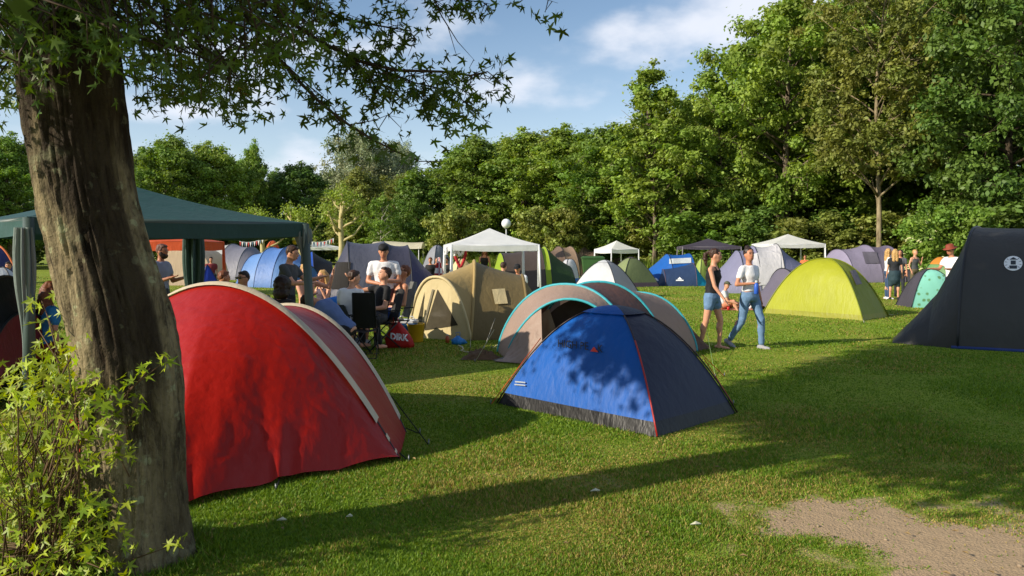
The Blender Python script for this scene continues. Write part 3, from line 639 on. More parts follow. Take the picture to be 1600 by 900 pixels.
def dome_tent(name, label, cor, H, mats, p=1.7, pole=None, pr=.010, skirt=None, sk=.13, wr=.006, seed=1, group=None, cap=None, n=26, ctr=None, guys=(), peaks=None):
    cor = [np.array(c_[:2]) for c_ in cor]; cc = np.array(ctr) if ctr is not None else sum(cor) / 4
    e = thing(name, label, 'tent', (cc[0], cc[1], 0), 0, group); panels = []
    def pt(i, s, off=0):
        s = np.asarray(s); xy = cc + (cor[i % 4] - cc) * ((1 - s) * (1 + off))[..., None]; return np.concatenate([xy, (H * (1 - (1 - s) ** p) + off)[..., None]], -1)
    def pan(i, s0, s1, off=0, m=n):
        s = np.linspace(s0, s1, m); a, b = pt(i, s, off), pt(i + 1, s, off); t_ = np.linspace(0, 1, n)[None, :, None]
        P = a[:, None] * (1 - t_) + b[:, None] * t_; bow = .05 * 4 * t_ * (1 - t_) * ((1 - s) * s * 4)[:, None, None]
        out_ = np.concatenate([(cor[i % 4] + cor[(i + 1) % 4]) / 2 - cc, [0]]); return P + bow * out_ / np.linalg.norm(out_)
    lo = sk if skirt else 0.0
    for i in range(4):
        if mats[i]: panels.append(sheet(pan(i, lo, .997), 'side_panel', mats[i], e, wr, seed + i))
        if skirt: sheet(pan(i, 0, lo, m=5), 'skirt', skirt, e, wr * .8, seed + 20 + i, (14, 14, 14))
        if cap: sheet(pan(i, cap[0], .998, .018), 'rain_cap', cap[1][i], e, wr * .5, seed + 40 + i)
        if pole: MB().tube([tuple(x) for x in pt(i, np.linspace(0, 1, 14), .01)], pr, 6).build('pole', pole, e)
    for a, b in guys: guy(e, a, b)
    return e, panels
def decal(panels, polys, name, mat, parent, off=.006):
    """flat print laid on the cloth: polys are ((pixel points), faces)"""
    bv = []
    for p_ in panels:
        og = ORG[p_.name]; bv.append(BVHTree.FromPolygons([v.co + og for v in p_.data.vertices], [f.vertices[:] for f in p_.data.polygons]))
    mb = MB(); o0 = Vector((0, 0, CZ))
    for pts, fs in polys:
        vs = []
        for a, b in pts:
            d = RAY(a, b).normalized(); best = None
            for t_ in bv:
                h = t_.ray_cast(o0, d)
                if h[0] is not None and (best is None or h[3] < best[3]): best = h
            if best is None: vs.append(None); continue
            nn = best[1]; nn = -nn if nn.dot(d) > 0 else nn; vs.append(best[0] + nn * off)
        fs = [f for f in fs if all(vs[i] is not None for i in f)]; use = sorted({i for f in fs for i in f}); ix = {i: k_ for k_, i in enumerate(use)}
        if fs: mb.add([vs[i] for i in use], [tuple(ix[i] for i in f) for f in fs])
    return mb.build(name, mat, parent, False) if mb.v else None
def text_polys(s, o, ex, ey, bold=.0):
    cu = bpy.data.curves.new('t', 'FONT'); cu.body = s; cu.size = 1; cu.resolution_u = 2; cu.offset = bold
    ob = bpy.data.objects.new('t', cu); me = bpy.data.meshes.new_from_object(ob)
    vs = [(o[0] + v.co.x * ex[0] + v.co.y * ey[0], o[1] + v.co.x * ex[1] + v.co.y * ey[1]) for v in me.vertices]; fs = [tuple(f.vertices) for f in me.polygons]
    w_ = max(v.co.x for v in me.vertices); bpy.data.objects.remove(ob); bpy.data.curves.remove(cu); bpy.data.meshes.remove(me); return (vs, fs), w_
def poly(pts): return (pts, [tuple(range(len(pts)))])
def disc(cx, cy, rx, ry, n=20): return poly([(cx + rx * math.cos(2 * math.pi * i / n), cy + ry * math.sin(2 * math.pi * i / n)) for i in range(n)])
def grid_poly(f, n=6, m=6):
    pts = [f(i / n, j / m) for i in range(n + 1) for j in range(m + 1)]
    return (pts, [(i * (m + 1) + j, (i + 1) * (m + 1) + j, (i + 1) * (m + 1) + j + 1, i * (m + 1) + j + 1) for i in range(n) for j in range(m)])

# ------------------------------------------------------------------ red tent
red = FAB((160, 21, 10), .45, .12, .22, 6); cream_tape = FAB((206, 192, 166), .6, .1, .3)
h1 = arch((-4.2, 7.4), (-.88, 6.1), 1.34, 2.0, 1.0, (.0, .0), 61)
h2 = arch((-3.3, 8.1), (-.95, 7.0), 1.10, 2.1, 1.0, (0, 0), 61)
c = Vector((-2.3, 6.2, 0)); redt = thing('dome_tent', 'large red dome tent with cream pole tape beside the maple trunk', 'tent', c)
u = -np.cos(np.linspace(0, math.pi, 61)); gpts = np.array([[-4.2, 7.4], [-3.45, 6.2], [-2.75, 5.2], [-2.12, 4.88], [-1.62, 5.42], [-.86, 6.03]]); gu = np.array([-1, -.66, -.34, .0, .45, 1.0])
gl_ = np.stack([np.interp(u, gu, gpts[:, 0]), np.interp(u, gu, gpts[:, 1]), .03 + .03 * np.abs(np.sin(u * 9))], 1)
nv = 56; t_ = np.linspace(0, 1, nv)[:, None, None]; Pv = h1[None] * (1 - t_) + gl_[None] * t_
bowd = np.array([-.05, -.85, .5]); Pv = Pv + bowd * (.13 * np.sin(math.pi * t_) * (1 - u[None, :, None] ** 2))
pegs = [(.45, .055), (-.34, .05), (.0, .055)]; puck = 0                   # pleats that run up from the peg points
for pu, am in pegs:
    du = (u[None, :] - pu) / (.07 + .30 * (1 - t_[..., 0])); puck = puck + am * .42 * np.exp(-du ** 2) * np.cos((u[None, :] - pu) / (.028 + .10 * (1 - t_[..., 0])) * 2.0) * t_[..., 0] ** 1.2 * np.exp(-((1 - t_[..., 0]) / .75) ** 2)
Pv = Pv + np.array([-.2, -.8, .5]) * puck[..., None]
def finer(P, k=3):
    a = np.linspace(0, P.shape[0] - 1, (P.shape[0] - 1) * k + 1); i = np.minimum(a.astype(int), P.shape[0] - 2); f = (a - i)[:, None, None]; P = P[i] * (1 - f) + P[i + 1] * f
    a = np.linspace(0, P.shape[1] - 1, (P.shape[1] - 1) * k + 1); i = np.minimum(a.astype(int), P.shape[1] - 2); f = (a - i)[None, :, None]; return P[:, i] * (1 - f) + P[:, i + 1] * f
pan_r = sheet(finer(Pv), 'porch_panel', red, redt, .008, 3, (10, 10, 2.4))
sheet(span(h1, h2, 30, .05), 'canopy_panel', red, redt, .012, 5, (8, 3, 4))
h3 = arch((-2.6, 8.9), (-1.3, 8.3), .35, 2, 1, (0, 0), 61); sheet(span(h2, h3, 24, -.1), 'rear_panel', red, redt, .012, 7)
def tape(h, w0, w1, i0, i1, dirv):
    P = np.stack([h[i0:i1] + np.array(dirv) * w + np.array([0, 0, .012]) for w in (w0, (w0 + w1) / 2, w1)], 0); P[1, :, 2] += .012
    return P
sheet(tape(h1, -.045, .06, 4, 52, (0, 1, .25)), 'pole_tape', cream_tape, redt, .003, 4, (30, 30, 30)); sheet(tape(h2, -.03, .05, 6, 55, (0, 1, .25)), 'pole_tape', cream_tape, redt, .003, 6, (30, 30, 30))
for h, i0 in ((h1, 50), (h2, 52)): MB().tube([tuple(x) for x in h[i0:]], .008, 6).build('pole', dark_pole, redt)
for i0 in (53, 56): sheet(tape(h1, -.02, .03, i0, i0 + 2, (0, 1, .25)), 'pole_clip', cream_tape, redt)
for a, b in (((-1.62, 5.42, .05), (-1.61, 5.30, 0)), ((-.88, 6.1, .05), (-.80, 6.04, 0)), ((-2.1, 4.88, .05), (-2.08, 4.78, 0)), ((-2.75, 5.2, .05), (-2.85, 5.1, 0)), ((-.95, 7.0, .04), (-.82, 6.95, 0)), ((-1.02, 6.62, .4), (-.70, 6.55, 0))): guy(redt, a, b, M((30, 30, 32), .7), .005)

# ------------------------------------------------------------------ blue tent with lettering
blue = FAB((5, 86, 172), .55, .12, .4); navy = FAB((22, 30, 56), .5, .05, .4); blk = FAB((9, 9, 11), .45, .0, .35, 7)
B0, B1, B2 = G(1026, 684), G(778, 631), G(1150, 646); B3 = (B1[0] + B2[0] - B0[0], B1[1] + B2[1] - B0[1])
orange_rope = M((206, 86, 34), .7)
bt, bp = dome_tent('dome_tent', 'blue and navy dome tent with dark lettering and black groundsheet edge', [B0, B1, B3, B2], 1.05, [blue, navy, navy, navy], 2.0, M((46, 28, 30), .4), .009, blk, .06, .006, 30, None, (.74, [blue, blue, navy, navy]), 40)
for a, b in ((AT(845, 528, 8.9), G(767, 632)), (AT(1100, 560, 8.6), G(1146, 632)), (AT(1098, 555, 9.3), G(1132, 588))): guy(bt, a, (b[0], b[1], .0), orange_rope, .005)
red_pole = M((170, 40, 36), .4); e0 = np.array(B0); cc0 = (e0 + np.array(B3)) / 2
MB().tube([tuple(np.append(cc0 + (e0 - cc0) * r_ * 1.012, 1.05 * (1 - r_ ** 2.0) + .016)) for r_ in np.linspace(1.0, .52, 9)], .008, 6).build('pole_webbing', red_pole, bt)
tp, tw = text_polys('HIGH PE', (0, 0), (1, 0), (0, 1)); ex = ((921 - 873) / tw, (550 - 545) / tw)
inkk = M((16, 18, 30), .6)
bpan = bp[0]
decal([bpan], [text_polys('HIGH PE', (873, 543), ex, (0, -16.5), .010)[0]], 'lettering', inkk, bpan, .022)
decal([bpan], [text_polys('K', (935, 551), ex, (0, -16.5), .010)[0]], 'lettering', inkk, bpan, .022)
decal([bpan], [poly([(924, 550.5), (930, 543), (937, 551.5)])], 'emblem', M((214, 60, 34), .6), bpan, .022)
decal([bpan], [grid_poly(lambda a, b: (807 + 16 * a, 596 + 2.2 * b + 1.5 * a)), grid_poly(lambda a, b: (806 + 17 * a, 600.5 + 2 * b + 1.5 * a))], 'small_print', M((150, 160, 170), .6), bpan, .022)

# ------------------------------------------------------------------ brown pop-up with turquoise edging
taupe = FAB((164, 140, 126), .55, .2, .5); brown = FAB((92, 66, 60), .55, .12, .5); sand = FAB((190, 168, 144), .6, .15, .5); turq = FAB((64, 172, 186), .5, .1, .3)
F0 = (G(776, 566), (2.45, 11.0), 1.0, 2.2, 1.15, (-.1, -.25))
bs, bpn, bh = loft_tent('pop_up_tent', 'brown pop-up tent with turquoise edging and open door behind the blue tent',
    [(G(778, 550), (1.75, 11.2), 1.11, 2.2, 1.6, (.06, .0)), ((.3, 12.3), (2.35, 11.9), 1.13, 2.2, 1.5, (0, 0)), ((1.1, 13.3), (2.95, 12.5), .92, 2.2, 1.4, (.05, 0)), ((2.2, 13.9), (3.3, 12.9), .25, 2, 1, (0, 0))],
    [brown, taupe, brown], [turq, turq, turq, turq], .020, .012, ('x' and None, None), .02, 50)
MB().tube([tuple(x) for x in bh[0]], .024, 6).build('hoop_edging', turq, bs)
hd = arch(G(790, 562), (1.6, 10.85), .93, 2.1, 1.45, (.08, -.05)); MB().tube([tuple(x) for x in hd[3:]], .02, 6).build('hoop_edging', turq, bs)
sheet(span(bh[0], hd, 10, .02), 'hood_panel', taupe, bs, .012, 52)
fl = hd[:17]; bsd = np.stack([np.linspace(G(770, 566)[0], .75, 17), np.linspace(G(770, 566)[1], 10.75, 17), np.full(17, .02)], 1); sheet(finer(span(fl, bsd, 14)[:, :12], 3), 'door_flap', taupe, bs, .035, 55, (9, 9, 2), 'slack taupe door flap pulled aside')
fl2 = span(fl[5:12], bsd[5:12] + np.array([.25, .35, 0]), 14) + np.array([.12, .1, -.02]); sheet(finer(fl2, 3), 'inner_door', FAB((120, 104, 90), .6, .1), bs, .03, 57, (9, 9, 2))
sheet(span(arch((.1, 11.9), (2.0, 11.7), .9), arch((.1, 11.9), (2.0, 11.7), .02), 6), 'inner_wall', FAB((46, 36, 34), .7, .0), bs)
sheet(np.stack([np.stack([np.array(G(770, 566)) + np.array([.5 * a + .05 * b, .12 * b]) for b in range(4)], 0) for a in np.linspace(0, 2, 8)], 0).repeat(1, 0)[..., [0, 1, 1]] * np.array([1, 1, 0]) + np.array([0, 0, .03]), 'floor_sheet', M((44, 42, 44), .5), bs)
guy(bs, (3.2, 12.9, .3), (G(1118, 590)[0], G(1118, 590)[1], 0), M((120, 150, 90), .7)); guy(bs, AT(772, 515, 11.0), (*G(742, 566), 0))

# ------------------------------------------------------------------ khaki tent
khaki = FAB((172, 148, 96), .55, .14, .45); khaki_shade = FAB((122, 106, 68), .55, .12, .45); creamf = FAB((214, 196, 148), .55, .15, .4)  # second khaki is a darker copy: shade of the right side put into the cloth
KN = (-.74, 14.05)
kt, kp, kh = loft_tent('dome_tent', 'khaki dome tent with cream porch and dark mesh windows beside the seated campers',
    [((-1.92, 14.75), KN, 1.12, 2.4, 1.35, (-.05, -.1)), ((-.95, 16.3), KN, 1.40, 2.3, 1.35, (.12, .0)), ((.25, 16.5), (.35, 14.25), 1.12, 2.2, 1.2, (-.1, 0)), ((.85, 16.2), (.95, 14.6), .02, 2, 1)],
    [khaki, khaki_shade, khaki_shade], [creamf, khaki, khaki_shade, None], .03, .008, (creamf, None), .02, 60)
kend = [o for o in kt.children if o.name.startswith('end_panel')]
def ptri(*p): return [grid_poly(lambda a, b: tuple(np.array(p[0]) * (1 - a) + (np.array(p[1]) * (1 - b) + np.array(p[2]) * b) * a), 8, 6)]
msh = M((74, 68, 54), .25, .2, 12); decal(kend, ptri((684, 452), (664, 516), (716, 508)), 'mesh_window', msh, kt, .01, ); decal(kend, ptri((664, 455), (650, 512), (659, 508)), 'mesh_window', msh, kt, .01)
decal([kp[1]], [grid_poly(lambda a, b: (768 + 20 * a + 5 * b, 453 + 23 * b - 1 * a))], 'window_flap', creamf, kt, .025); decal([kp[1]], [grid_poly(lambda a, b: (738 + 4 * a, 455 + 8 * b))], 'tab', creamf, kt, .02)
decal(kend, [grid_poly(lambda a, b: (676 - 17 * a + 3 * b, 452 + 66 * a))], 'door_zip', M((120, 112, 88), .6), kt, .02)
for a, b in ((KN + (.05,), (*G(735, 545), 0)), ((-.3, 14.3, .4), (*G(756, 545), 0)), ((.5, 14.6, .4), (*G(768, 545), 0)), ((-1.9, 14.7, .1), (*G(640, 540), 0))): guy(kt, a, b)

# ------------------------------------------------------------------ big charcoal tunnel tent at the right
char = FAB((56, 56, 54), .5, .05, .4); char_d = FAB((48, 47, 44), .5, .05, .4); fl_blue = M((34, 58, 120), .6)
A0, A1 = np.array(G(1496, 545)), np.array((9.25, 15.25)); ax = np.array((.80, -.42))
ct, cp, ch = loft_tent('tunnel_tent', 'big charcoal tunnel tent with round white emblem at the lawn edge',
    [(G(1394, 536), (7.05, 14.5), .03, 2, 1), (tuple(np.array(G(1394, 536)) * .45 + A0 * .55), tuple(np.array((7.05, 14.5)) * .45 + A1 * .55), .86, 2.3, 1.4), (tuple(A0), tuple(A1), 2.02, 2.7, 2.0, (0, 0)), (tuple(A0 + ax * 2.0), tuple(A1 + ax * 2.0), 2.05, 2.7, 2.0), (tuple(A0 + ax * 3.8), tuple(A1 + ax * 3.8), 1.9, 2.7, 2.0)],
    [char_d, char_d, char, char], [None, None, dark_pole, dark_pole, dark_pole], .022, .010, (None, char), .02, 70, k=30)
decal([cp[2]], [disc(1583, 412, 14.5, 11.5, 26)], 'emblem', white_print, cp[2], .012)
ink = M((44, 52, 60), .6); em = [grid_poly(lambda a, b: (1579 + 8 * a, 408 + 6 * b), 2, 2), poly([(1577, 406.5), (1583, 402.5), (1590, 406.5)]), grid_poly(lambda a, b: (1577 + 12 * a, 415.5 + 5 * b), 2, 2)]
for i in range(12):
    q = i * math.pi / 6 + .2
    if abs(math.sin(q)) > .85: continue
    em.append(poly([(1583 + 8.5 * math.cos(q), 412 + 6.5 * math.sin(q)), (1583 + 13 * math.cos(q - .05), 412 + 10.3 * math.sin(q - .05)), (1583 + 13 * math.cos(q + .05), 412 + 10.3 * math.sin(q + .05))]))
decal([cp[2]], em, 'emblem_lantern', ink, cp[2], .017)
MB().tube([tuple(A0 - ax * .1) + (.02,), tuple(A0 + ax * 3.8) + (.02,)], .03, 6).build('floor_edge', fl_blue, ct)

# ------------------------------------------------------------------ yellow tent
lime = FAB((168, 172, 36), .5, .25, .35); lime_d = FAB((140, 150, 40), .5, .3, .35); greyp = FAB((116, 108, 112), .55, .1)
Y0, Y1, Y2 = G(1348, 501), G(1193, 489), G(1388, 495); Y3 = (Y1[0] + Y2[0] - Y0[0], Y1[1] + Y2[1] - Y0[1])
yt, yp = dome_tent('dome_tent', 'bright lime yellow dome tent on the sunny lawn', [Y0, Y1, Y3, Y2], 1.40, [lime, lime, lime, lime_d], 2.2, lime_d, .014, FAB((150, 150, 40), .5, .2), .04, .010, 80, None, None, 30)  # right-hand panel in darker lime, its shade put into the cloth colour
decal([yp[3]], [grid_poly(lambda a, b: (1327 + 9 * a + 10 * b, 424 + 22 * b - 2 * a))], 'vent_window', greyp, yt, .02)
for a, b in (((Y2[0], Y2[1], .05), (*G(1402, 492), 0)), ((Y0[0], Y0[1], .05), (*G(1350, 505), 0))): guy(yt, a, b)

# ------------------------------------------------------------------ tents farther off
def ft(pxl, pxr, yb, yt_, name, label, mats, prof, yaw=0.0, half=1.2, pole=dark_pole, ends=(None, None), q=1.5, wr=.01, seed=3, p=2.2, pr=.014):
    """tunnel seen from the side: prof = (fraction along, height fraction, width fraction) per hoop"""
    Yg = G(0, yb)[1]; Yc = Yg + half * .8; x0, x1 = (pxl - 800) / FPX * Yc, (pxr - 800) / FPX * Yc; H = CZ + (388 - yt_) / FPX * Yc
    xm, Lh = (x0 + x1) / 2, (x1 - x0) / 2 / max(.5, math.cos(yaw)); ax_ = np.array((math.cos(yaw), math.sin(yaw))); nn = np.array((ax_[1], -ax_[0])); st = []
    for f, hf, wf in prof:
        c_ = np.array((xm, Yc)) + ax_ * Lh * (2 * f - 1); st.append((tuple(c_ - nn * half * wf), tuple(c_ + nn * half * wf), max(.02, H * hf), p, q, (0, 0)))
    return loft_tent(name, label, st, mats, pole, pr, .018, ends, .05, seed)
def fd(pxl, pxr, yb, yt_, label, mats, yaw=.6, asp=1.0, name='dome_tent', pole=dark_pole, skirt=None, p=2.1, seed=5, pr=.012, cap=None):
    Yg = G(0, yb)[1]; W = (pxr - pxl) / FPX * Yg; cs, sn = math.cos(yaw), math.sin(yaw); a = W / (abs(cs) + asp * abs(sn)) / 2; b = a * asp
    Yc = Yg + abs(sn) * a + abs(cs) * b; xc = ((pxl + pxr) / 2 - 800) / FPX * Yc; a *= Yc / Yg; b *= Yc / Yg; H = CZ + (388 - yt_) / FPX * Yc
    cor = [(xc + x * a * cs - y * b * sn, Yc + x * a * sn + y * b * cs) for x, y in ((1, -1), (-1, -1), (-1, 1), (1, 1))]
    return dome_tent(name, label, cor, H, mats, p, pole, pr, skirt, .09, .012, seed, None, cap, 18)
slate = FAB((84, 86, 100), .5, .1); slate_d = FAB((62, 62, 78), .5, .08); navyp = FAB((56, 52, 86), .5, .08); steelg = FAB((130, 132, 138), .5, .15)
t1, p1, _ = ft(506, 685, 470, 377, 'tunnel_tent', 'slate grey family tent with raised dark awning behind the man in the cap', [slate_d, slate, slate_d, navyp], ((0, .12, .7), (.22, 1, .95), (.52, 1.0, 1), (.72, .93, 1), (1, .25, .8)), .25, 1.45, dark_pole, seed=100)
decal(p1, [grid_poly(lambda a, b: (522 + 26 * a - 4 * b, 410 + 42 * b))], 'doorway_shade', M((30, 26, 24), .9), t1, .03); decal(p1, [grid_poly(lambda a, b: (510 + 24 * b - 2 * a, 448 - 50 * b + 4 * a), 3, 8)], 'awning_edge', steelg, t1, .05)  # flat dark patch on the cloth stands for the shade inside the door
skyb = FAB((106, 146, 204), .5, .22); skyb2 = FAB((88, 128, 192), .5, .2)
ft(384, 482, 449, 385, 'tunnel_tent', 'light blue tunnel tent behind the man in the grey shirt', [skyb2, skyb, skyb2, skyb], ((0, .25, .8), (.14, .8, 1), (.42, .98, 1), (.72, 1, 1), (1, .55, .9)), -.35, 1.3, M((52, 70, 110), .5), (None, skyb2), seed=110)
ft(470, 516, 436, 393, 'tunnel_tent', 'dark blue tent between the light blue tunnel and the slate tent', [FAB((30, 76, 170), .5, .1), black_cloth], ((0, .8, 1), (.4, 1, 1), (1, .6, .9)), .3, 1.4, dark_pole, (None, black_cloth), seed=115)
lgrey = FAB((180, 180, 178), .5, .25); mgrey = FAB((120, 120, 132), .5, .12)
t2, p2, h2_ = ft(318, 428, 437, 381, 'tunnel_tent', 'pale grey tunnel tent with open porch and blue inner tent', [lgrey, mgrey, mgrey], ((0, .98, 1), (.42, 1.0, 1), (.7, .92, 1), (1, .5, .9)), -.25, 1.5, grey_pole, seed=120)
decal([p2[0]], [grid_poly(lambda a, b: (334 + 37 * a, 397 + 31 * b))], 'porch_shade', M((64, 62, 60), .8), t2, .02); decal([p2[0]], [grid_poly(lambda a, b: (343 + 18 * a - 4 * b + 4 * math.sin(3 * b), 399 + 23 * b))], 'inner_tent', FAB((30, 116, 206), .5, .1), t2, .04)  # shade inside the porch is laid on as a flat dark patch
decal([p2[0]], [grid_poly(lambda a, b: (361 + 22 * a - 5 * b, 394 + 40 * b))], 'rolled_door', FAB((128, 130, 122), .5, .1), t2, .05)
fd(372, 404, 448, 414, 'small beige awning tent in front of the light blue tunnel', [FAB((160, 146, 138), .6, .15)] * 4, .5, .9, seed=125)
bw = FAB((24, 52, 150), .5, .1)
fd(296, 352, 470, 414, 'royal blue tent point just behind the red tent', [bw] * 4, .7, .8, p=1.2, seed=128)
ft(-30, 44, 640, 432, 'tunnel_tent', 'black tent under the green gazebo left of the trunk', [black_cloth, black_cloth, FAB((120, 30, 34), .5, .1)], ((0, .9, 1), (.5, 1, 1), (.85, .7, 1), (1, .3, .9)), .1, .9, dark_pole, (black_cloth, None), seed=130)
fd(-50, 36, 445, 383, 'dark blue dome with orange edge seen under the gazebo', [FAB((40, 44, 96), .5, .1)] * 4, .6, 1, pole=M((206, 106, 44), .6), pr=.05, seed=133)
fd(-40, 46, 520, 418, 'white sheeted tent behind the black tent under the gazebo', [FAB((186, 190, 196), .5, .2)] * 4, .2, .8, seed=136)
fd(655, 712, 436, 383, 'mid grey dome tent left of the near white gazebo', [FAB((132, 134, 142), .5, .15)] * 4, .7, .9, seed=140)
fd(690, 752, 462, 404, 'cream dome tent under the near white gazebo', [creamf] * 4, .5, .9, seed=143)
gvis = FAB((150, 176, 44), .5, .25); dgreen = FAB((44, 70, 30), .5, .15); dbr = FAB((78, 68, 62), .5, .1)
ft(770, 888, 455, 385, 'tunnel_tent', 'brown and lime green tunnel tent behind the near white gazebo', [gvis, dbr, gvis, dgreen], ((0, .3, .7), (.1, .85, .95), (.6, 1, 1), (.68, 1, 1), (1, .55, .9)), .2, 1.4, dark_pole, (None, dgreen), seed=150)
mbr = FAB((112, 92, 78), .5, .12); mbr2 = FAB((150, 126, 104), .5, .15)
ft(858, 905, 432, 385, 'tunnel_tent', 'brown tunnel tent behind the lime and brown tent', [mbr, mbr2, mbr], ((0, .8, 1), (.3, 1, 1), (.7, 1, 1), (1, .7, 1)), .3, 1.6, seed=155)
ft(893, 944, 424, 386, 'tunnel_tent', 'tan tunnel tent with window left of the small white gazebo', [mbr2, mbr, mbr2], ((0, .9, 1), (.4, 1, 1), (.75, .8, 1), (1, .45, 1)), -.2, 1.6, seed=158)
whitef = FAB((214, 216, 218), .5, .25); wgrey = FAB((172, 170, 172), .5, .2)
tq, pq = fd(872, 906, 447, 405, 'white and blue square toilet tent beside the white dome', [whitef, FAB((190, 190, 196), .5, .2), whitef, whitef], .5, .8, p=3.5, seed=160, skirt=FAB((52, 120, 200), .5, .1))
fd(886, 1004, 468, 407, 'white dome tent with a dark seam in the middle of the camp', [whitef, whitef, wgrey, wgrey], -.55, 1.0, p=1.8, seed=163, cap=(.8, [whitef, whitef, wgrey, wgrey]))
sage = FAB((134, 146, 98), .5, .2); sage_d = FAB((104, 116, 76), .5, .18); plum = FAB((84, 70, 78), .5, .1)
fd(944, 1028, 449, 402, 'sage green dome tent with plum cap right of the white dome', [sage_d, sage, sage, sage_d], .4, .9, skirt=plum, seed=166, cap=(.86, [plum] * 4), p=1.7)
cob = FAB((30, 96, 178), .5, .18); navb = FAB((42, 62, 96), .5, .1); cyan = FAB((24, 160, 196), .5, .25)
t3, p3, _ = ft(990, 1084, 446, 396, 'tunnel_tent', 'cobalt blue tent with pale window strip behind the navy pop-up', [cob, cob, navb], ((0, .1, .7), (.55, .98, 1), (.92, 1, 1), (1, .6, .9)), .05, 1.4, seed=170)
decal(p3, [grid_poly(lambda a, b: (1046 + 34 * a, 405 + 8 * b - 1.5 * a))], 'window', M((190, 196, 196), .3), t3, .03)
decal(p3, [poly([(1019, 440), (1024, 434), (1028, 438)]), poly([(1022, 438), (1026, 435), (1031, 440)])], 'emblem', white_print, t3, .02)
t4, p4, _ = ft(1026, 1104, 447, 411, 'pop_up_tent', 'navy pop-up tent with turquoise end and white mountain emblem', [navb, navb, cyan], ((0, .1, .6), (.12, .72, .9), (.72, 1, 1), (1, .12, .7)), .0, .9, M((90, 70, 84), .5), seed=175)
decal(p4, [poly([(1058, 437), (1062, 433), (1066, 437)]), grid_poly(lambda a, b: (1056 + 12 * a, 437.5 + 1.6 * b), 2, 2)], 'emblem', white_print, t4, .02)
fd(1082, 1112, 440, 404, 'pale green tent seen behind the woman in the black top', [FAB((150, 170, 80), .5, .2)] * 4, .4, .9, seed=178)
lav = FAB((132, 132, 160), .5, .18); lavw = FAB((206, 204, 206), .5, .25); plumg = FAB((104, 98, 112), .5, .12)
t5, p5, h5 = ft(1112, 1262, 458, 381, 'tunnel_tent', 'lavender family tent with white arched door behind the two walking women', [lav, lav, lavw, lav, lav], ((0, .25, .8), (.26, .86, 1), (.42, .96, 1.0), (.66, 1, 1), (.9, .6, .9), (1, .3, .8)), -.05, 1.5, dark_pole, seed=180)
decal(p5, [grid_poly(lambda a, b: (1176 + 44 * a, 388 + 62 * b - 5 * math.sin(math.pi * a)))], 'arched_door', lavw, t5, .03)
t6, p6, _ = ft(1180, 1275, 488, 416, 'tunnel_tent', 'low mauve grey tent between the lavender tent and the yellow dome', [plumg, plumg, FAB((84, 78, 96), .5, .1)], ((0, .15, .7), (.45, .95, 1), (.8, 1.0, 1), (1, .3, .8)), .25, .9, dark_pole, seed=185)
lil = FAB((150, 142, 166), .5, .2); lil2 = FAB((128, 120, 142), .5, .16)
t7, p7, h7 = ft(1276, 1424, 441, 383, 'tunnel_tent', 'lilac tunnel tent with three hoops under the trees', [lil, lil, lil2, lil], ((0, .25, .8), (.2, .88, 1), (.5, 1, 1), (.74, .98, 1), (1, .2, .8)), .12, 1.7, FAB((96, 88, 110), .5, .1), (None, None), seed=190)
decal(p7, [grid_poly(lambda a, b: (1347 + 22 * a + 5 * b, 394 + 18 * b))], 'mesh_window', M((96, 92, 104), .5), t7, .03)
m_, tn, pn, on = base('leaf_print'); co = N(tn, 'ShaderNodeTexCoord'); v = N(tn, 'ShaderNodeTexVoronoi', Scale=7.0); LK(tn, co.outputs['Object'], v.inputs[0]); nz = N(tn, 'ShaderNodeTexNoise', Scale=9.0); LK(tn, co.outputs['Object'], nz.inputs[0])
LK(tn, mixc(tn, ramp(tn, mathn(tn, 'ADD', v.outputs[0], mathn(tn, 'MULTIPLY', nz.outputs[0], .4)), .62, .42), lin((128, 196, 176)), lin((92, 136, 88))), pn.inputs['Base Color']); pn.inputs['Roughness'].default_value = .55
fd(1413, 1494, 481, 421, 'mint dome tent with green leaf print beside the charcoal tunnel', [m_, FAB((70, 66, 74), .5, .1), m_, m_], -.05, .7, p=2.2, seed=195)
orf = FAB((206, 132, 48), .5, .2); gr2 = FAB((104, 148, 92), .5, .2)
fd(1432, 1506, 460, 402, 'green dome tent with orange top behind the mint tent', [gr2] * 4, .7, .9, p=2.0, seed=198, cap=(.55, [orf] * 4))
fd(405, 448, 420, 376, 'far orange dome tent peak above the light blue tunnel', [FAB((206, 96, 50), .5, .2)] * 4, .5, .9, seed=201)

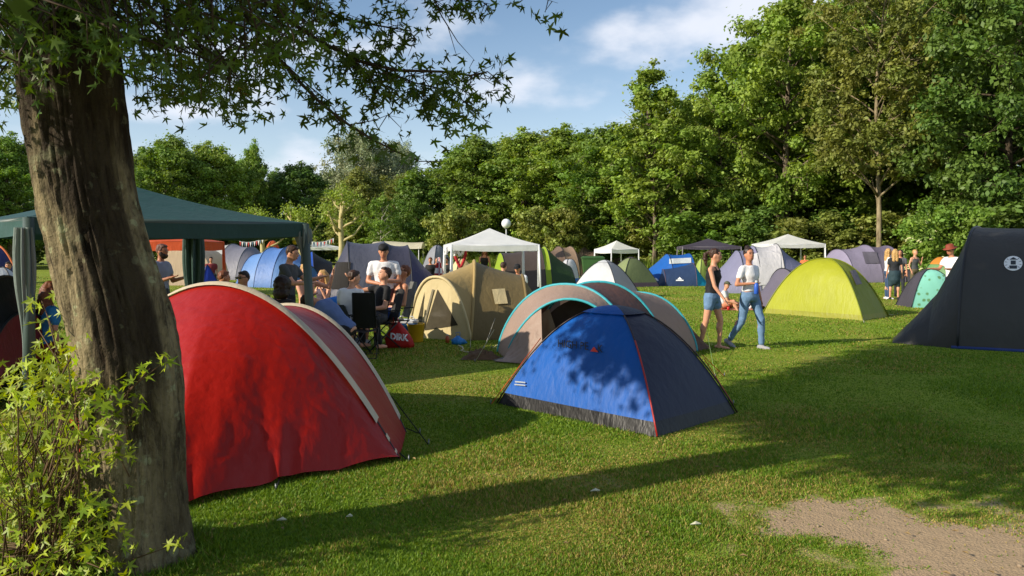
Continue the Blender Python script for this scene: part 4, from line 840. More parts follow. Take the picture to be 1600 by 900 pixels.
# ------------------------------------------------------------------ gazebos
def gazebo(label, cor, eave, peak, roof, leg, val=.16, lr_=.022, drape=None, seed=1, sagg=.05, flare=None):
    cor = [np.array(c_) for c_ in cor]; cc = sum(cor) / 4; e = thing('gazebo', label, 'gazebo', (cc[0], cc[1], 0), 0)
    for i in range(4):
        a, b = np.append(cor[i], eave), np.append(cor[(i + 1) % 4], eave); t_ = np.linspace(0, 1, 14)[:, None, None]; s_ = np.linspace(0, 1, 18)[None, :, None]
        edge = a * (1 - s_) + b * s_; P = edge * (1 - t_) + np.append(cc, peak) * t_; P[..., 2] -= (sagg * np.sin(math.pi * t_) * (1 - .4 * np.sin(math.pi * s_)))[..., 0] + (.04 * np.sin(math.pi * s_) * (1 - t_))[..., 0]
        sheet(P, 'roof_panel', roof, e, .008, seed + i)
        ed = P[0]; V_ = np.stack([ed + np.array([0, 0, -val * k_ / 4]) + np.append((cor[i] + cor[(i + 1) % 4]) / 2 - cc, 0) * .004 for k_ in range(5)], 0)
        sheet(V_, 'valance', roof, e, .012, seed + 8 + i, (6, 6, 3))
        c3 = np.append(cor[i], 0.0); MB().tube([tuple(c3 + np.append((cor[i] - cc) * .03, 0)), tuple(c3 + np.array([0, 0, eave - .01]) - np.append((cor[i] - cc) * .01, 0))], lr_, 8).build('leg', leg, e)
        MB().tube([tuple(a - np.append((cor[i] - cc) * .02, .03)), tuple(b - np.append((cor[(i + 1) % 4] - cc) * .02, .03))], lr_ * .7, 6).build('eave_bar', leg, e)
        if flare:
            f0 = np.append(cor[i] - (cor[i] - cc) * .012, 0); d1 = np.append(unit(cor[(i + 1) % 4] - cor[i]), 0); d2 = np.append(unit(cor[i - 1] - cor[i]), 0); hs = np.linspace(eave - .03, .35, 12)
            for dd in (d1, d2): sheet(np.stack([np.stack([f0 + dd * w_ * (.05 + .10 * max(0, 1 - (eave - h) / .28) ** 2) + np.array([0, 0, h]) for h in hs], 0) for w_ in (0, .5, 1)], 0), 'leg_drape', flare, e)
    return e, cor, cc
gg = FAB((36, 74, 70), .55, .12, .35); ggl = M((70, 86, 82), .5, .1); drapem = FAB((130, 142, 136), .5, .25, .6)
gz, gcor, gcc = gazebo('dark green gazebo with a gathered pale curtain behind the maple', [(-2.6, 10.0), (-5.0, 12.4), (-7.3, 10.4), (-4.9, 8.0)], 1.97, 2.47, gg, ggl, .17, .055, None, 210)
def gather(x, y, z0, z1, r0, r1, n=40):
    zs = np.linspace(z0, z1, n); P = []
    for z in zs:
        f = (z - z0) / (z1 - z0); r = r0 + (r1 - r0) * f + .02 * math.sin(f * 6); P.append([[x + math.cos(q) * r * (1 + .3 * math.sin(q * 9 + f * 2)), y + math.sin(q) * r * (1 + .3 * math.sin(q * 9 + f * 2)), z] for q in np.linspace(0, 2 * math.pi, 73)])
    return np.array(P)
sheet(gather(-4.93, 7.98, 1.86, .35, .065, .05), 'curtain', drapem, gz, 0, label='pale gathered curtain tied along the leg')
sheet(gather(-2.64, 10.02, 1.9, 1.45, .07, .045, 14), 'curtain', drapem, gz, 0, label='pale gathered curtain tied along the leg')
sheet(gather(-5.0, 12.4, 1.86, .3, .12, .09), 'curtain', FAB((60, 84, 78), .5, .15), gz, 0)
whg = FAB((246, 247, 248), .5, .35, .15); whl = M((218, 220, 222), .4, .04)
def sq(pxc, Yc, half, yaw): 
    x = (pxc - 800) / FPX * Yc; return [(x + half * math.sqrt(2) * math.cos(yaw + i * math.pi / 2), Yc + half * math.sqrt(2) * math.sin(yaw + i * math.pi / 2)) for i in range(4)]
wg, wcor, wcc = gazebo('white party gazebo with red and white garlands in the middle of the camp', sq(765, 28, 1.5, -.62), 1.78, 2.36, whg, whl, .2, .03, seed=220, flare=whg)
gazebo('small far white gazebo before the trees, left of the cobalt tent', sq(963, 52, 1.05, -.35), 1.6, 2.16, whg, whl, .25, .035, seed=230, flare=whg)
gazebo('dark purple-grey gazebo behind the cobalt and navy tents', sq(1106, 44, 1.55, -.9), 1.75, 2.2, FAB((72, 66, 80), .55, .1), M((120, 116, 120), .5), .14, .03, seed=240)
gazebo('white gazebo beside the lavender tent under the tall trees', sq(1230, 45, 1.5, -.7), 1.9, 2.46, whg, whl, .2, .03, seed=250, flare=whg)
gazebo('orange gazebo seen under the green gazebo beside the bearded man', sq(268, 28, 1.4, -.75), 1.9, 2.3, FAB((212, 84, 34), .55, .25), FAB((206, 88, 40), .5, .2), .3, .04, seed=260, flare=FAB((206, 84, 36), .5, .25))
gazebo('far white gazebo roof just right of the green gazebo leg', sq(500, 60, 1.6, -.6), 1.75, 2.15, whg, whl, .2, .03, seed=270)
# white caravan awning and back wall far left
e = thing('canvas_pavilion', 'cream canvas pavilion roof behind the slate tent', 'pavilion', AT(622, 388, 62) * 1)
e.location.z = 0; ORG[e.name] = Vector(e.location); q0 = e.location
P = np.array([[[q0.x - 1.9 + 3.9 * a, q0.y + 1.6 * b, 2.15 - .5 * b * b + .05 * math.sin(a * 6)] for a in np.linspace(0, 1, 10)] for b in np.linspace(-1, 1, 9)]); sheet(P, 'roof', FAB((214, 206, 180), .5, .2), e, .01, 3)
for dx in (-1.7, 1.8):
    for dy in (-1.5, 1.5): MB().tube([(q0.x + dx, q0.y + dy, 0), (q0.x + dx, q0.y + dy, 1.72)], .03, 6).build('pole', whl, e)
e = thing('bell_tent', 'pale canvas tent wall seen beyond the orange gazebo', 'tent', (*G(278, 446), 0)); q0 = Vector(e.location)
h_ = [arch((q0.x - 1.1, q0.y + d_), (q0.x + 1.5, q0.y + d_), 1.6, 4, 2) for d_ in (0, 2.2)]
sheet(span(h_[0], h_[1], 8), 'roof', FAB((214, 190, 160), .5, .25), e, .01, 4); b_ = h_[0].copy(); b_[:, 2] = 0; sheet(span(h_[0], b_, 10), 'front_wall', FAB((218, 192, 164), .5, .25), e, .01, 5)
# ------------------------------------------------------------------ lamp, bin, bunting, garlands, small things
e = thing('globe_lamp', 'white globe lamp on a thin post behind the near white gazebo', 'lamp', ((791 - 800) / FPX * 45, 45, 0)); q0 = Vector(e.location)
zt = CZ + (388 - 349.5) / FPX * 45
MB().tube([q0, q0 + Vector((0, 0, zt - .2))], [.05, .035], 8).build('post', M((190, 192, 190), .5), e)
MB().ell(q0 + Vector((0, 0, zt)), (.27, .27, .27), None, 20, 14).build('globe', M((232, 234, 236), .25, .02), e)
MB().tube([q0 + Vector((0, 0, zt - .3)), q0 + Vector((0, 0, zt - .22))], [.09, .11], 10).build('collar', M((120, 122, 122), .5), e)
e = thing('waste_container', 'green wheeled waste container beyond the white dome tent', 'bin', ((926 - 800) / FPX * 46, 46, 0)); q0 = Vector(e.location)
MB().rings([[q0 + Vector((x * s_, y * s_, z)) for x, y in ((-.62, -.45), (.62, -.45), (.62, .45), (-.62, .45))] for z, s_ in ((.15, .86), (1.05, 1.0))]).build('body', M((60, 96, 50), .5), e, False)
MB().rings([[q0 + Vector((x * s_, y * s_, z)) for x, y in ((-.66, -.48), (.66, -.48), (.66, .48), (-.66, .48))] for z, s_ in ((1.052, 1.0), (1.12, 1.0), (1.2, .8))]).build('lid', M((54, 88, 46), .45), e, False)
for dx in (-.45, .45):
    for dy in (-.3, .3): MB().tube([q0 + Vector((dx - .03, dy, .1)), q0 + Vector((dx + .03, dy, .1))], .1, 10).build('wheel', M((30, 30, 30), .7), e)
def bunting(label, a, b, n, cols, drop=.25):
    e = thing('bunting', label, 'bunting', a); a, b = Vector(a), Vector(b); P = lambda f: a.lerp(b, f) - Vector((0, 0, drop * 4 * f * (1 - f)))
    MB().tube([P(i / 20) for i in range(21)], .012, 4).build('string', M((200, 200, 196), .7), e)
    for i in range(n):
        p0, p1 = P((i + .08) / n), P((i + .92) / n); mb = MB(); m_ = (p0 + p1) / 2 - Vector((0, .04, .26))
        mb.add([p0, p1, m_, p0 + Vector((0, .006, 0)), p1 + Vector((0, .006, 0)), m_ + Vector((0, .006, 0))], [(0, 1, 2), (5, 4, 3), (0, 2, 5, 3), (1, 4, 5, 2), (0, 3, 4, 1)]).build('pennant', M(cols[i % len(cols)], .7), e, False)
RWB = [(190, 60, 60), (216, 214, 210), (60, 90, 110), (216, 214, 210)]
bunting('red white and blue bunting strung right of the green gazebo leg', AT(484, 377, 42), AT(522, 372, 42), 14, RWB, .12)
bunting('red white and blue bunting seen under the green gazebo edge', AT(374, 377, 40), AT(412, 372, 40), 12, RWB, .12)
# garlands and checked cloth in the white gazebo
rd, wh = M((176, 34, 44), .7), M((224, 222, 222), .7)
def garland(label, pix, Yd, mats):
    pts = [AT(a, b, Yd) for a, b in pix]; e = thing('garland', label, 'garland', pts[0])
    for i, (p_, q_) in enumerate(zip(pts, pts[1:])): 
        mb = MB(); n = 7
        mb.tube([p_.lerp(q_, j / n) for j in range(n + 1)], [.045 + .02 * (j % 2) for j in range(n + 1)], 7); mb.build('tinsel', mats[i % len(mats)], e)
garland('red and white garland hanging in a loop under the gazebo roof', [(711, 385), (711, 400), (715, 410), (719, 418), (723, 412), (727, 400), (728, 385)], 27.2, [wh, rd, rd, rd, rd, rd])
garland('white garland loop beside the red one under the gazebo roof', [(713, 384), (715, 392), (719, 400), (722, 398), (724, 390), (724, 384)], 27.0, [wh])
garland('short white garland hanging by the left gazebo leg', [(697, 386), (698, 394), (697, 398)], 26.6, [wh])
m_, tn, pn, on = base('red_check'); co = N(tn, 'ShaderNodeTexCoord'); ck = N(tn, 'ShaderNodeTexChecker', Scale=5.5); LK(tn, co.outputs['Object'], ck.inputs[0]); ck.inputs[1].default_value = lin((178, 32, 44)); ck.inputs[2].default_value = lin((226, 222, 222)); LK(tn, ck.outputs[0], pn.inputs['Base Color']); pn.inputs['Roughness'].default_value = .7
e = thing('checked_flag', 'red and white checked cloth hanging on the left gazebo leg', 'flag', AT(687, 402, 26.7)); P = np.array([[list(AT(685 + (1.5 + 4.5 * min(1, b * 1.8)) * (2 * a - 1) + 2 * a, 402 + 42 * b, 26.7 + .05 * math.sin(a * 7))) for a in np.linspace(0, 1, 9)] for b in np.linspace(0, 1, 14)]); sheet(P, 'cloth', m_, e, .02, 4)
# red bag
redbag = FAB((186, 32, 30), .5, .1, .5); x0, y0 = G(624, 545); e = thing('shopping_bag', 'red carrier bag with white lettering on the grass beside the khaki tent', 'bag', (x0, y0, 0))
rs_ = []
for z, wx, wy in ((.01, .22, .10), (.06, .235, .12), (.16, .225, .12), (.27, .17, .095), (.36, .10, .05), (.43, .055, .025)):
    rs_.append([(x0 - .06 * (z / .43) + wx * math.copysign(abs(math.cos(q)) ** .7, math.cos(q)) * (1 + .05 * math.sin(q * 5 + z * 20)), y0 + .1 + wy * math.sin(q) * (1 + .12 * math.sin(q * 7 + z * 13)), z) for q in [2 * math.pi * i / 28 for i in range(28)]])
bag = MB().rings(rs_).build('body', redbag, e); MB().tube([(x0 - .10, y0 + .1, .42), (x0 - .11, y0 + .1, .50), (x0 - .04, y0 + .1, .51), (x0 - .03, y0 + .1, .42)], .008, 6).build('handle', redbag, e)
tp, tw = text_polys('DIRK', (0, 0), (1, 0), (0, 1)); decal([bag], [text_polys('DIRK', (610, 530), (27 / tw, 2.5 / tw), (0, -14), .04)[0]], 'lettering', white_print, bag, .006)
# clutter before the khaki tent
def lathe(c, prof, n=16): 
    mb = MB(); return mb.rings([[(c[0] + r * math.cos(q), c[1] + r * math.sin(q), c[2] + z) for q in [2 * math.pi * i / n for i in range(n)]] for z, r in prof])
x, y = G(650, 534); e = thing('bucket', 'yellow plastic bucket at the porch of the khaki tent', 'bucket', (x, y, 0)); lathe((x, y, 0), [(0, .12), (.02, .125), (.3, .155), (.31, .165), (.325, .165), (.32, .15), (.05, .115)]).build('body', M((214, 168, 30), .45), e); MB().tube([(x + .16 * math.cos(q), y, .3 + .1 * math.sin(q)) for q in np.linspace(0, math.pi, 9)], .006, 5).build('handle', steel, e)
x, y = G(699, 536); e = thing('bottle', 'small orange bottle lying upright by the khaki tent door', 'bottle', (x, y, 0)); lathe((x, y, 0), [(0, .035), (.09, .037), (.11, .02), (.13, .018)]).build('body', M((190, 92, 50), .4), e); lathe((x, y, .131), [(0, .02), (.02, .02)], 10).build('cap', M((210, 210, 206), .5), e)
x, y = G(716, 538); e = thing('plastic_bag', 'crumpled blue plastic bag on the grass by the khaki tent', 'bag', (x, y, 0)); mb = MB(); r8 = random.Random(4)
rr_ = [[(x + (w_ * (1 + .25 * math.sin(q * 3 + z * 40)) * math.cos(q)), y + w_ * .7 * (1 + .25 * math.sin(q * 4 + 1)) * math.sin(q), z) for q in [2 * math.pi * i / 22 for i in range(22)]] for z, w_ in ((.0, .10), (.03, .13), (.08, .11), (.12, .05), (.15, .02))]; mb.rings(rr_).build('body', M((40, 130, 204), .4, .2, 12), e); MB().tube([(x - .02, y, .14), (x - .05, y, .2), (x + .03, y, .21), (x + .03, y, .14)], .006, 5).build('handle', M((40, 130, 204), .4, .2, 12), e)
def crumple(name, label, cat, x, y, wx, wy, h, mat, seed):
    e = thing(name, label, cat, (x, y, 0)); n, m = 34, 26; a, b = np.meshgrid(np.linspace(-1, 1, n), np.linspace(-1, 1, m), indexing='ij'); r = np.hypot(a, b); q = np.stack([a * 2.3, b * 2.3, a * 0 + seed], -1)
    z = h * np.clip(1 - r ** 2.2, 0, 1) * (.55 + .7 * np.abs(fbm(q * 1.3, seed, 3))) + .012; P = np.stack([x + a * wx + .05 * vnoise(q, 3), y + b * wy + .05 * vnoise(q, 4), z], -1); sheet(P, 'cloth', mat, e); return e
x, y = G(752, 562); crumple('jacket', 'crumpled brown jacket on the grass before the brown pop-up tent', 'jacket', x, y + .1, .28, .2, .16, FAB((92, 70, 48), .8, .0), 5)
x, y = G(728, 552); e = thing('rope', 'white rope lying on the grass by the brown jacket', 'rope', (x, y, 0)); MB().tube([(*G(a, b), .012) for a, b in ((716, 541), (722, 543), (724, 547), (720, 549), (728, 551), (735, 552), (738, 556))], .011, 6).build('strand', rope, e)
x, y = G(660, 525); e = crumple('towel', 'yellow towel inside the mesh porch of the khaki tent', 'towel', x + .3, y + .2, .25, .12, .1, M((214, 170, 40), .8), 7)
# litter on the near grass
for lab, px_, py_, s_ in (('small white scrap on the grass by the bare earth', 1087, 825, .035), ('pale dry leaf on the grass below the blue tent', 930, 772, .035), ('pale feather on the grass below the red tent', 440, 818, .03), ('small white petal on the lawn below the red tent peg', 546, 812, .02)):
    x, y = G(px_, py_); mb = MB(); mb.add([(x - s_, y, .022), (x - .2 * s_, y - .5 * s_, .03), (x + s_, y + .1 * s_, .026), (x + .1 * s_, y + .5 * s_, .036), (x, y, .034), (x - s_ * .9, y, .018), (x + s_ * .9, y + .1 * s_, .02)], [(0, 1, 4), (1, 2, 4), (2, 3, 4), (3, 0, 4), (0, 5, 6, 2)]); tag(mb.build('scrap', M((206, 204, 176), .8), None, False), lab, 'scrap')

# small lamp hung on the green gazebo
lp = AT(461, 378, 10.4); e = thing('hanging_lamp', 'small round yellow lamp hung at the green gazebo corner', 'lamp', lp); MB().ell(lp, (.035, .035, .035), None, 12, 8).build('globe', M((220, 196, 40), .4), e); MB().tube([lp + Vector((0, 0, .03)), lp + Vector((.02, 0, .22))], .004, 5).build('cord', dark_pole, e)

# fallen leaves and twigs on the near lawn
mb = MB(); r9 = random.Random(21)
for i in range(90):
    y = r9.uniform(3.6, 9) if r9.random() < .7 else r9.uniform(3.6, 5); x = r9.uniform(-.62, .66) * y; s_ = r9.uniform(.012, .026); a_ = r9.uniform(0, 6.28); ca_, sa_ = math.cos(a_) * s_, math.sin(a_) * s_
    mb.add([(x - ca_, y - sa_, .02), (x - sa_ * .45, y + ca_ * .45, .03), (x + ca_, y + sa_, .024), (x + sa_ * .45, y - ca_ * .45, .032)], [(0, 1, 2), (0, 2, 3)])
tag(mb.build('fallen_leaves', M((150, 126, 82), .8, .4, 3), None, False), 'small dry leaves scattered over the near lawn', 'leaves', kind='stuff')
# ------------------------------------------------------------------ people
def SKIN(c):
    m = M(c, .5, .08, 9); return m
sk_l, sk_m, sk_t = SKIN((206, 150, 120)), SKIN((190, 130, 98)), SKIN((168, 108, 78))
ha_b, ha_d, ha_l, ha_r = M((62, 38, 24), .55, .3, 30), M((44, 29, 21), .5, .3, 30), M((190, 150, 92), .55, .25, 30), M((118, 66, 36), .55, .3, 30)
denim = M((72, 104, 146), .8, .22, 9, .3); denim_l = M((104, 136, 172), .8, .2, 9, .3); tee_w = M((226, 226, 228), .8, .05, 6, .2); blackc = M((24, 24, 26), .8, .1, 8); greyc = M((70, 72, 74), .85, .1, 8); eye_m = M((28, 20, 16), .3); lip_m = M((160, 82, 72), .5)
def V3(*a): return Vector(a)
TEXN = bpy.data.textures.new('folds', 'CLOUDS'); TEXN.noise_scale = .09; TEXH = bpy.data.textures.new('strands', 'CLOUDS'); TEXH.noise_scale = .035
def remesh(o, vox, sm=4, dis=0, tex=None):
    r = o.modifiers.new('r', 'REMESH'); r.mode = 'VOXEL'; r.voxel_size = vox; r.use_smooth_shade = True
    s = o.modifiers.new('s', 'SMOOTH'); s.factor = .5; s.iterations = sm
    if dis: q = o.modifiers.new('d', 'DISPLACE'); q.texture = tex; q.strength = dis; q.mid_level = .5; q.texture_coords = 'LOCAL'
def person(label, xy, rz, Ht=1.7, skin=sk_l, fem=False, lean=0, twist=0, roll=0, head=(0, 0), arms=None, legs=None, seat=None, base_z=0.0, top=None, bottom=None, shoes=None, hair=('short', ha_b), extra=(), vox=.016, group=None, lie=None):
    """faces -y at rz 0; arms / legs: unit directions of upper and lower limb for the left (+x) and the right side"""
    s = Ht / 1.70; e = thing('person', label, 'person', (xy[0], xy[1], base_z), rz, group, world=False)
    legs = legs or ((V3(.05, 0, -1), V3(.02, .03, -1)), (V3(-.05, 0, -1), V3(-.02, .03, -1))); arms = arms or ((V3(.18, 0, -1), V3(.08, -.2, -1)), (V3(-.18, 0, -1), V3(-.08, -.2, -1)))
    legs = [[a.normalized(), b.normalized()] for a, b in legs]; arms = [[a.normalized(), b.normalized()] for a, b in arms]
    hw, sw = (.095, .165) if fem else (.09, .19); TH, SH, UA, FA = .42, .41, .285, .25
    drop = [-(a.z * TH + b.z * SH) + .075 + .02 for a, b in legs]
    pz = seat + .10 if seat is not None else max(drop) - .02
    pel = V3(0, 0, pz); T = Matrix.Rotation(R(roll), 3, 'Y') @ Matrix.Rotation(R(twist), 3, 'Z') @ Matrix.Rotation(R(lean), 3, 'X')
    tp = lambda x, y, z: pel + T @ V3(x, y, z)
    HM = T @ Matrix.Rotation(R(head[0]), 3, 'Z') @ Matrix.Rotation(R(head[1]), 3, 'X'); nk = tp(0, .01, .50); hc = nk + HM @ V3(0, -.02, .165)
    hp = lambda x, y, z: hc + HM @ V3(x, y, z)
    sh = [tp(sw * d, .01, .432) for d in (1, -1)]; el = [sh[i] + arms[i][0] * UA for i in (0, 1)]; wr = [el[i] + arms[i][1] * FA for i in (0, 1)]
    hip = [pel + T @ V3(hw * d, 0, -.02) if seat is None else pel + V3(hw * d, 0, -.02) for d in (1, -1)]; kn = [hip[i] + legs[i][0] * TH for i in (0, 1)]; an = [kn[i] + legs[i][1] * SH for i in (0, 1)]
    if fem: prof = [(-.10, .14, .105), (-.03, .165, .115), (.05, .15, .10), (.13, .12, .085), (.22, .125, .09), (.32, .145, .108), (.40, .15, .095), (.455, .13, .075), (.49, .07, .055)]
    else: prof = [(-.10, .135, .10), (-.03, .155, .112), (.06, .15, .105), (.14, .145, .10), (.23, .158, .108), (.33, .178, .115), (.41, .178, .10), (.465, .15, .08), (.495, .07, .058)]
    def torso(mb, z0, z1, inf):
        zz_ = [z0] + [p_[0] for p_ in prof if z0 < p_[0] < z1] + [z1]; rg_ = []
        for z in zz_:
            a, b = np.interp(z, [p_[0] for p_ in prof], [p_[1] for p_ in prof]) + inf, np.interp(z, [p_[0] for p_ in prof], [p_[2] for p_ in prof]) + inf
            rg_.append([tp(a * math.cos(q), b * math.sin(q) + (-.012 if fem and .28 < z < .36 and math.sin(q) < -.3 else 0), z) for q in [2 * math.pi * i / 18 for i in range(18)]])
        mb.rings(rg_)
    def limb(mb, a, b, r0, r1, f0, f1, inf): p0, p1 = a.lerp(b, f0), a.lerp(b, f1); mb.cap(p0, p1, r0 + (r1 - r0) * f0 + inf, r0 + (r1 - r0) * f1 + inf)
    def S(mb): mb.v = [tuple(Vector(v) * s) for v in mb.v]; return mb
    RA, RL = ((.042, .034, .025), (.082, .052, .034)) if fem else ((.050, .040, .029), (.086, .056, .037))
    def foot_dir(i):
        d = V3(0, -1, 0); b = legs[i][1]
        if b.z > -.55: d = (d - b * d.dot(b)).normalized()
        elif b.y > .25: d = (V3(0, -1, 0) + V3(0, 0, -b.y * .9)).normalized()
        return d
    mb = MB(); torso(mb, -.10, .495, 0); mb.cap(tp(0, .012, .44), nk + HM @ V3(0, -.005, .08), .052, .050)
    mb.ell(hc, (.074, .092, .108), HM); mb.ell(hp(0, -.035, -.055), (.055, .055, .055), HM); mb.ell(hp(0, -.092, -.012), (.013, .02, .024), HM, 8, 6)
    for d in (1, -1): mb.ell(hp(.076 * d, .012, -.01), (.012, .022, .032), HM, 8, 6)
    for i, d in ((0, 1), (1, -1)):
        mb.cap(tp(sw * d * .45, .01, .445), sh[i], .055, RA[0] + .006); limb(mb, sh[i], el[i], RA[0], RA[1], 0, 1, 0); limb(mb, el[i], wr[i], RA[1], RA[2], 0, 1, 0)
        f = arms[i][1]; side = f.cross(V3(0, 0, 1)); side = side.normalized() if side.length > .2 else V3(0, 1, 0) * -d; pn_ = f.cross(side).normalized(); palm = wr[i] + f * .05
        mb.tube([wr[i] - f * .01, palm, palm + f * .035], [.026, .038, .034], 8, True, .5, tuple(pn_))
        for k_ in range(4):
            o_ = palm + f * .03 + side * (.024 - .016 * k_); L = (.062, .070, .066, .052)[k_]; mid = o_ + f * L * .55 + pn_ * .008; mb.tube([o_, mid, mid + f * L * .38 + pn_ * .022 * (-1)], [.0105, .0095, .007], 6)
        mb.tube([wr[i] + f * .02 + side * .024, wr[i] + f * .05 + side * .052, wr[i] + f * .085 + side * .056], [.012, .011, .008], 6)
        mb.cap(hip[i], kn[i], RL[0], RL[1]); limb(mb, kn[i], an[i], RL[1] - .004, RL[2], 0, 1, 0); mb.ell(kn[i].lerp(an[i], .28) + V3(0, .018, 0), (RL[1] * .95, RL[1] * .98, .11))
        fd_ = foot_dir(i); dn = legs[i][1]; dn = (dn - fd_ * dn.dot(fd_)).normalized(); hl = an[i] + dn * .035 - fd_ * .045
        mb.cap(hl, an[i] + dn * .045 + fd_ * .1, .036, .034); mb.cap(an[i] + dn * .045 + fd_ * .09, an[i] + dn * .052 + fd_ * .165, .036, .024)
    b = S(mb).build('body', skin, e); remesh(b, vox * 1.15 if vox < .0145 else vox * 1.2, 3)
    def piece(name, mat, fn, v=None, sm=3):
        m2 = MB(); fn(m2); o_ = S(m2).build(name, mat, e); remesh(o_, v or (vox * 1.3), sm, .03 if name in ('hair', 'beard') else .022, TEXH if name in ('hair', 'beard') else TEXN); return o_
    if top:
        kind, mt = top[0], top[1]; hem = top[2] if len(top) > 2 else -.06
        def f_(m2):
            torso(m2, hem, .43 if kind == 'tank' else .488, .016)
            if kind != 'tank':
                for i, d in ((0, 1), (1, -1)):
                    m2.cap(tp(sw * d * .45, .01, .44), sh[i], .066, RA[0] + .016); limb(m2, sh[i], el[i], RA[0], RA[1], 0, .5 if kind == 'tee' else 1, .017)
                    if kind == 'long': limb(m2, el[i], wr[i], RA[1], RA[2], 0, .9, .015)
        piece('shirt', mt, f_)
        if kind == 'tank':
            for d in (1, -1): S(MB().tube([tp(.085 * d, -.095, .40), tp(.095 * d, -.05, .475), tp(.09 * d, .06, .46), tp(.075 * d, .10, .40)], .010, 6)).build('strap', mt, e)
    if bottom:
        kind, mt = bottom[0], bottom[1]
        def f_(m2):
            if seat is None: torso(m2, -.10, .06, .017)
            else: m2.ell(pel + V3(0, 0, -.02), (.17, .13, .10))
            for i in (0, 1):
                limb(m2, hip[i], kn[i], RL[0], RL[1], 0, {'shorts': .38, 'long_shorts': .8}.get(kind, 1), .022 if kind != 'jeans' else .012)
                if kind in ('jeans', 'trousers'): limb(m2, kn[i], an[i], RL[1], RL[2], 0, .93, .014)
            if kind == 'skirt': torso(m2, -.10, .08, .02); m2.cap(pel + V3(0, 0, -.05), pel + V3(0, 0, -.26), .17, .175, 14)
        piece({'long_shorts': 'shorts'}.get(kind, kind), mt, f_)
    if shoes:
        for i in (0, 1):
            fd_ = foot_dir(i); dn = legs[i][1]; dn = (dn - fd_ * dn.dot(fd_)).normalized()
            if shoes[0] == 'sandal':
                S(MB().tube([an[i] + dn * .079 - fd_ * .08, an[i] + dn * .079 + fd_ * .05, an[i] + dn * .079 + fd_ * .19], [.036, .042, .034], 8, True, .22, tuple(dn))).build('sandal', shoes[1], e)
            else: piece('shoe', shoes[1], lambda m2, i=i, fd_=fd_, dn=dn: (m2.cap(an[i] + dn * .04 - fd_ * .045, an[i] + dn * .05 + fd_ * .15, .045, .036), m2.cap(an[i], an[i] + dn * .04, .042, .044)), .014)
    hk, hm_ = hair
    def hf(m2):
        m2.ell(hp(0, .026, .026), (.083, .088, .098), HM)
        if hk == 'short': m2.ell(hp(0, -.02, .086), (.062, .055, .030), HM)
        if hk in ('long', 'pony', 'bun'): m2.ell(hp(0, .022, .070), (.078, .082, .052), HM)
        if hk == 'long':
            m2.cap(hp(.03, .07, 0), hp(.05, .09, -.27), .062, .05); m2.cap(hp(-.03, .07, 0), hp(-.05, .09, -.27), .062, .05)
            for d in (1, -1): m2.cap(hp(.07 * d, .02, .03), hp(.085 * d, .03, -.2), .034, .028)
        if hk == 'pony': m2.ell(hp(0, .115, .045), (.035, .035, .035)); m2.tube([hp(0, .12, .05), hp(0, .17, .0), hp(0, .165, -.1), hp(0, .13, -.2)], [.028, .042, .038, .012], 8)
        if hk == 'bun': m2.ell(hp(0, .05, .115), (.05, .05, .045))
        if hk == 'big': m2.ell(hp(0, .03, .03), (.125, .13, .13), HM); m2.ell(hp(0, .05, -.09), (.12, .10, .10), HM)
    if hk != 'none': piece('hair', hm_, hf, min(vox, .015))
    for d in (1, -1): S(MB().ell(hp(.030 * d, -.081, .016), (.013, .010, .008), HM, 8, 6)).build('eye', eye_m, e); S(MB().tube([hp(.015 * d, -.092, .036), hp(.03 * d, -.09, .041), hp(.048 * d, -.078, .036)], .003, 5)).build('eyebrow', hm_, e)
    S(MB().ell(hp(0, -.0885, -.058), (.024, .008, .008), HM, 8, 6)).build('mouth', lip_m, e)
    for x in extra:
        if x[0] == 'beard': piece('beard', x[1], lambda m2: (m2.ell(hp(0, -.042, -.072), (.064, .06, .052), HM), [m2.ell(hp(.06 * d, -.01, -.04), (.022, .04, .05), HM) for d in (1, -1)]), .015)
        if x[0] == 'cap':
            piece('cap', x[1], lambda m2: m2.ell(hp(0, .005, .062), (.090, .102, .070), HM), .015)
            bk = x[2] if len(x) > 2 else -1; S(MB().tube([hp(0, bk * .06, .055), hp(0, bk * .12, .048), hp(0, bk * .165, .04)], [.085, .075, .05], 10, True, .12, tuple(HM @ V3(0, 0, 1)))).build('cap_brim', x[1], e)
        if x[0] == 'hat':
            mb2 = MB(); mb2.rings([[hp(r_ * math.cos(q), r_ * 1.1 * math.sin(q) + .01, z) for q in [2 * math.pi * i / 20 for i in range(20)]] for z, r_ in ((.045, .15), (.052, .152), (.056, .092), (.13, .085), (.15, .06), (.142, .02))]); S(mb2).build('hat', x[1], e)
        if x[0] == 'glasses': S(MB().box(hp(.034, -.096, .016), (.05, .008, .034), HM).box(hp(-.034, -.096, .016), (.05, .008, .034), HM).box(hp(0, -.096, .024), (.03, .006, .008), HM).box(hp(.077, -.04, .02), (.005, .11, .008), HM).box(hp(-.077, -.04, .02), (.005, .11, .008), HM)).build('sunglasses', M((20, 18, 20), .15), e, False)
        if x[0] == 'print':
            m2 = MB(); bb = np.interp(.30, [p_[0] for p_ in prof], [p_[2] for p_ in prof]) + .030
            for k_ in range(2): m2.add([tp(-.075 + .02 * k_, -bb, .305 - .035 * k_), tp(.06 + .02 * k_, -bb, .29 - .035 * k_), tp(.06 + .02 * k_, -bb, .312 - .035 * k_), tp(-.075 + .02 * k_, -bb, .327 - .035 * k_)], [(0, 1, 2, 3)])
            S(m2).build('shirt_print', x[1], e, False)
    Wm = Matrix.Translation((xy[0], xy[1], base_z)) @ Matrix.Rotation(rz, 4, 'Z')
    return e, [Wm @ (w_ * s) for w_ in wr], [arms[0][1], arms[1][1]]
D = math.radians
def PX(px, Yd): return ((px - 800) / FPX * Yd, Yd)
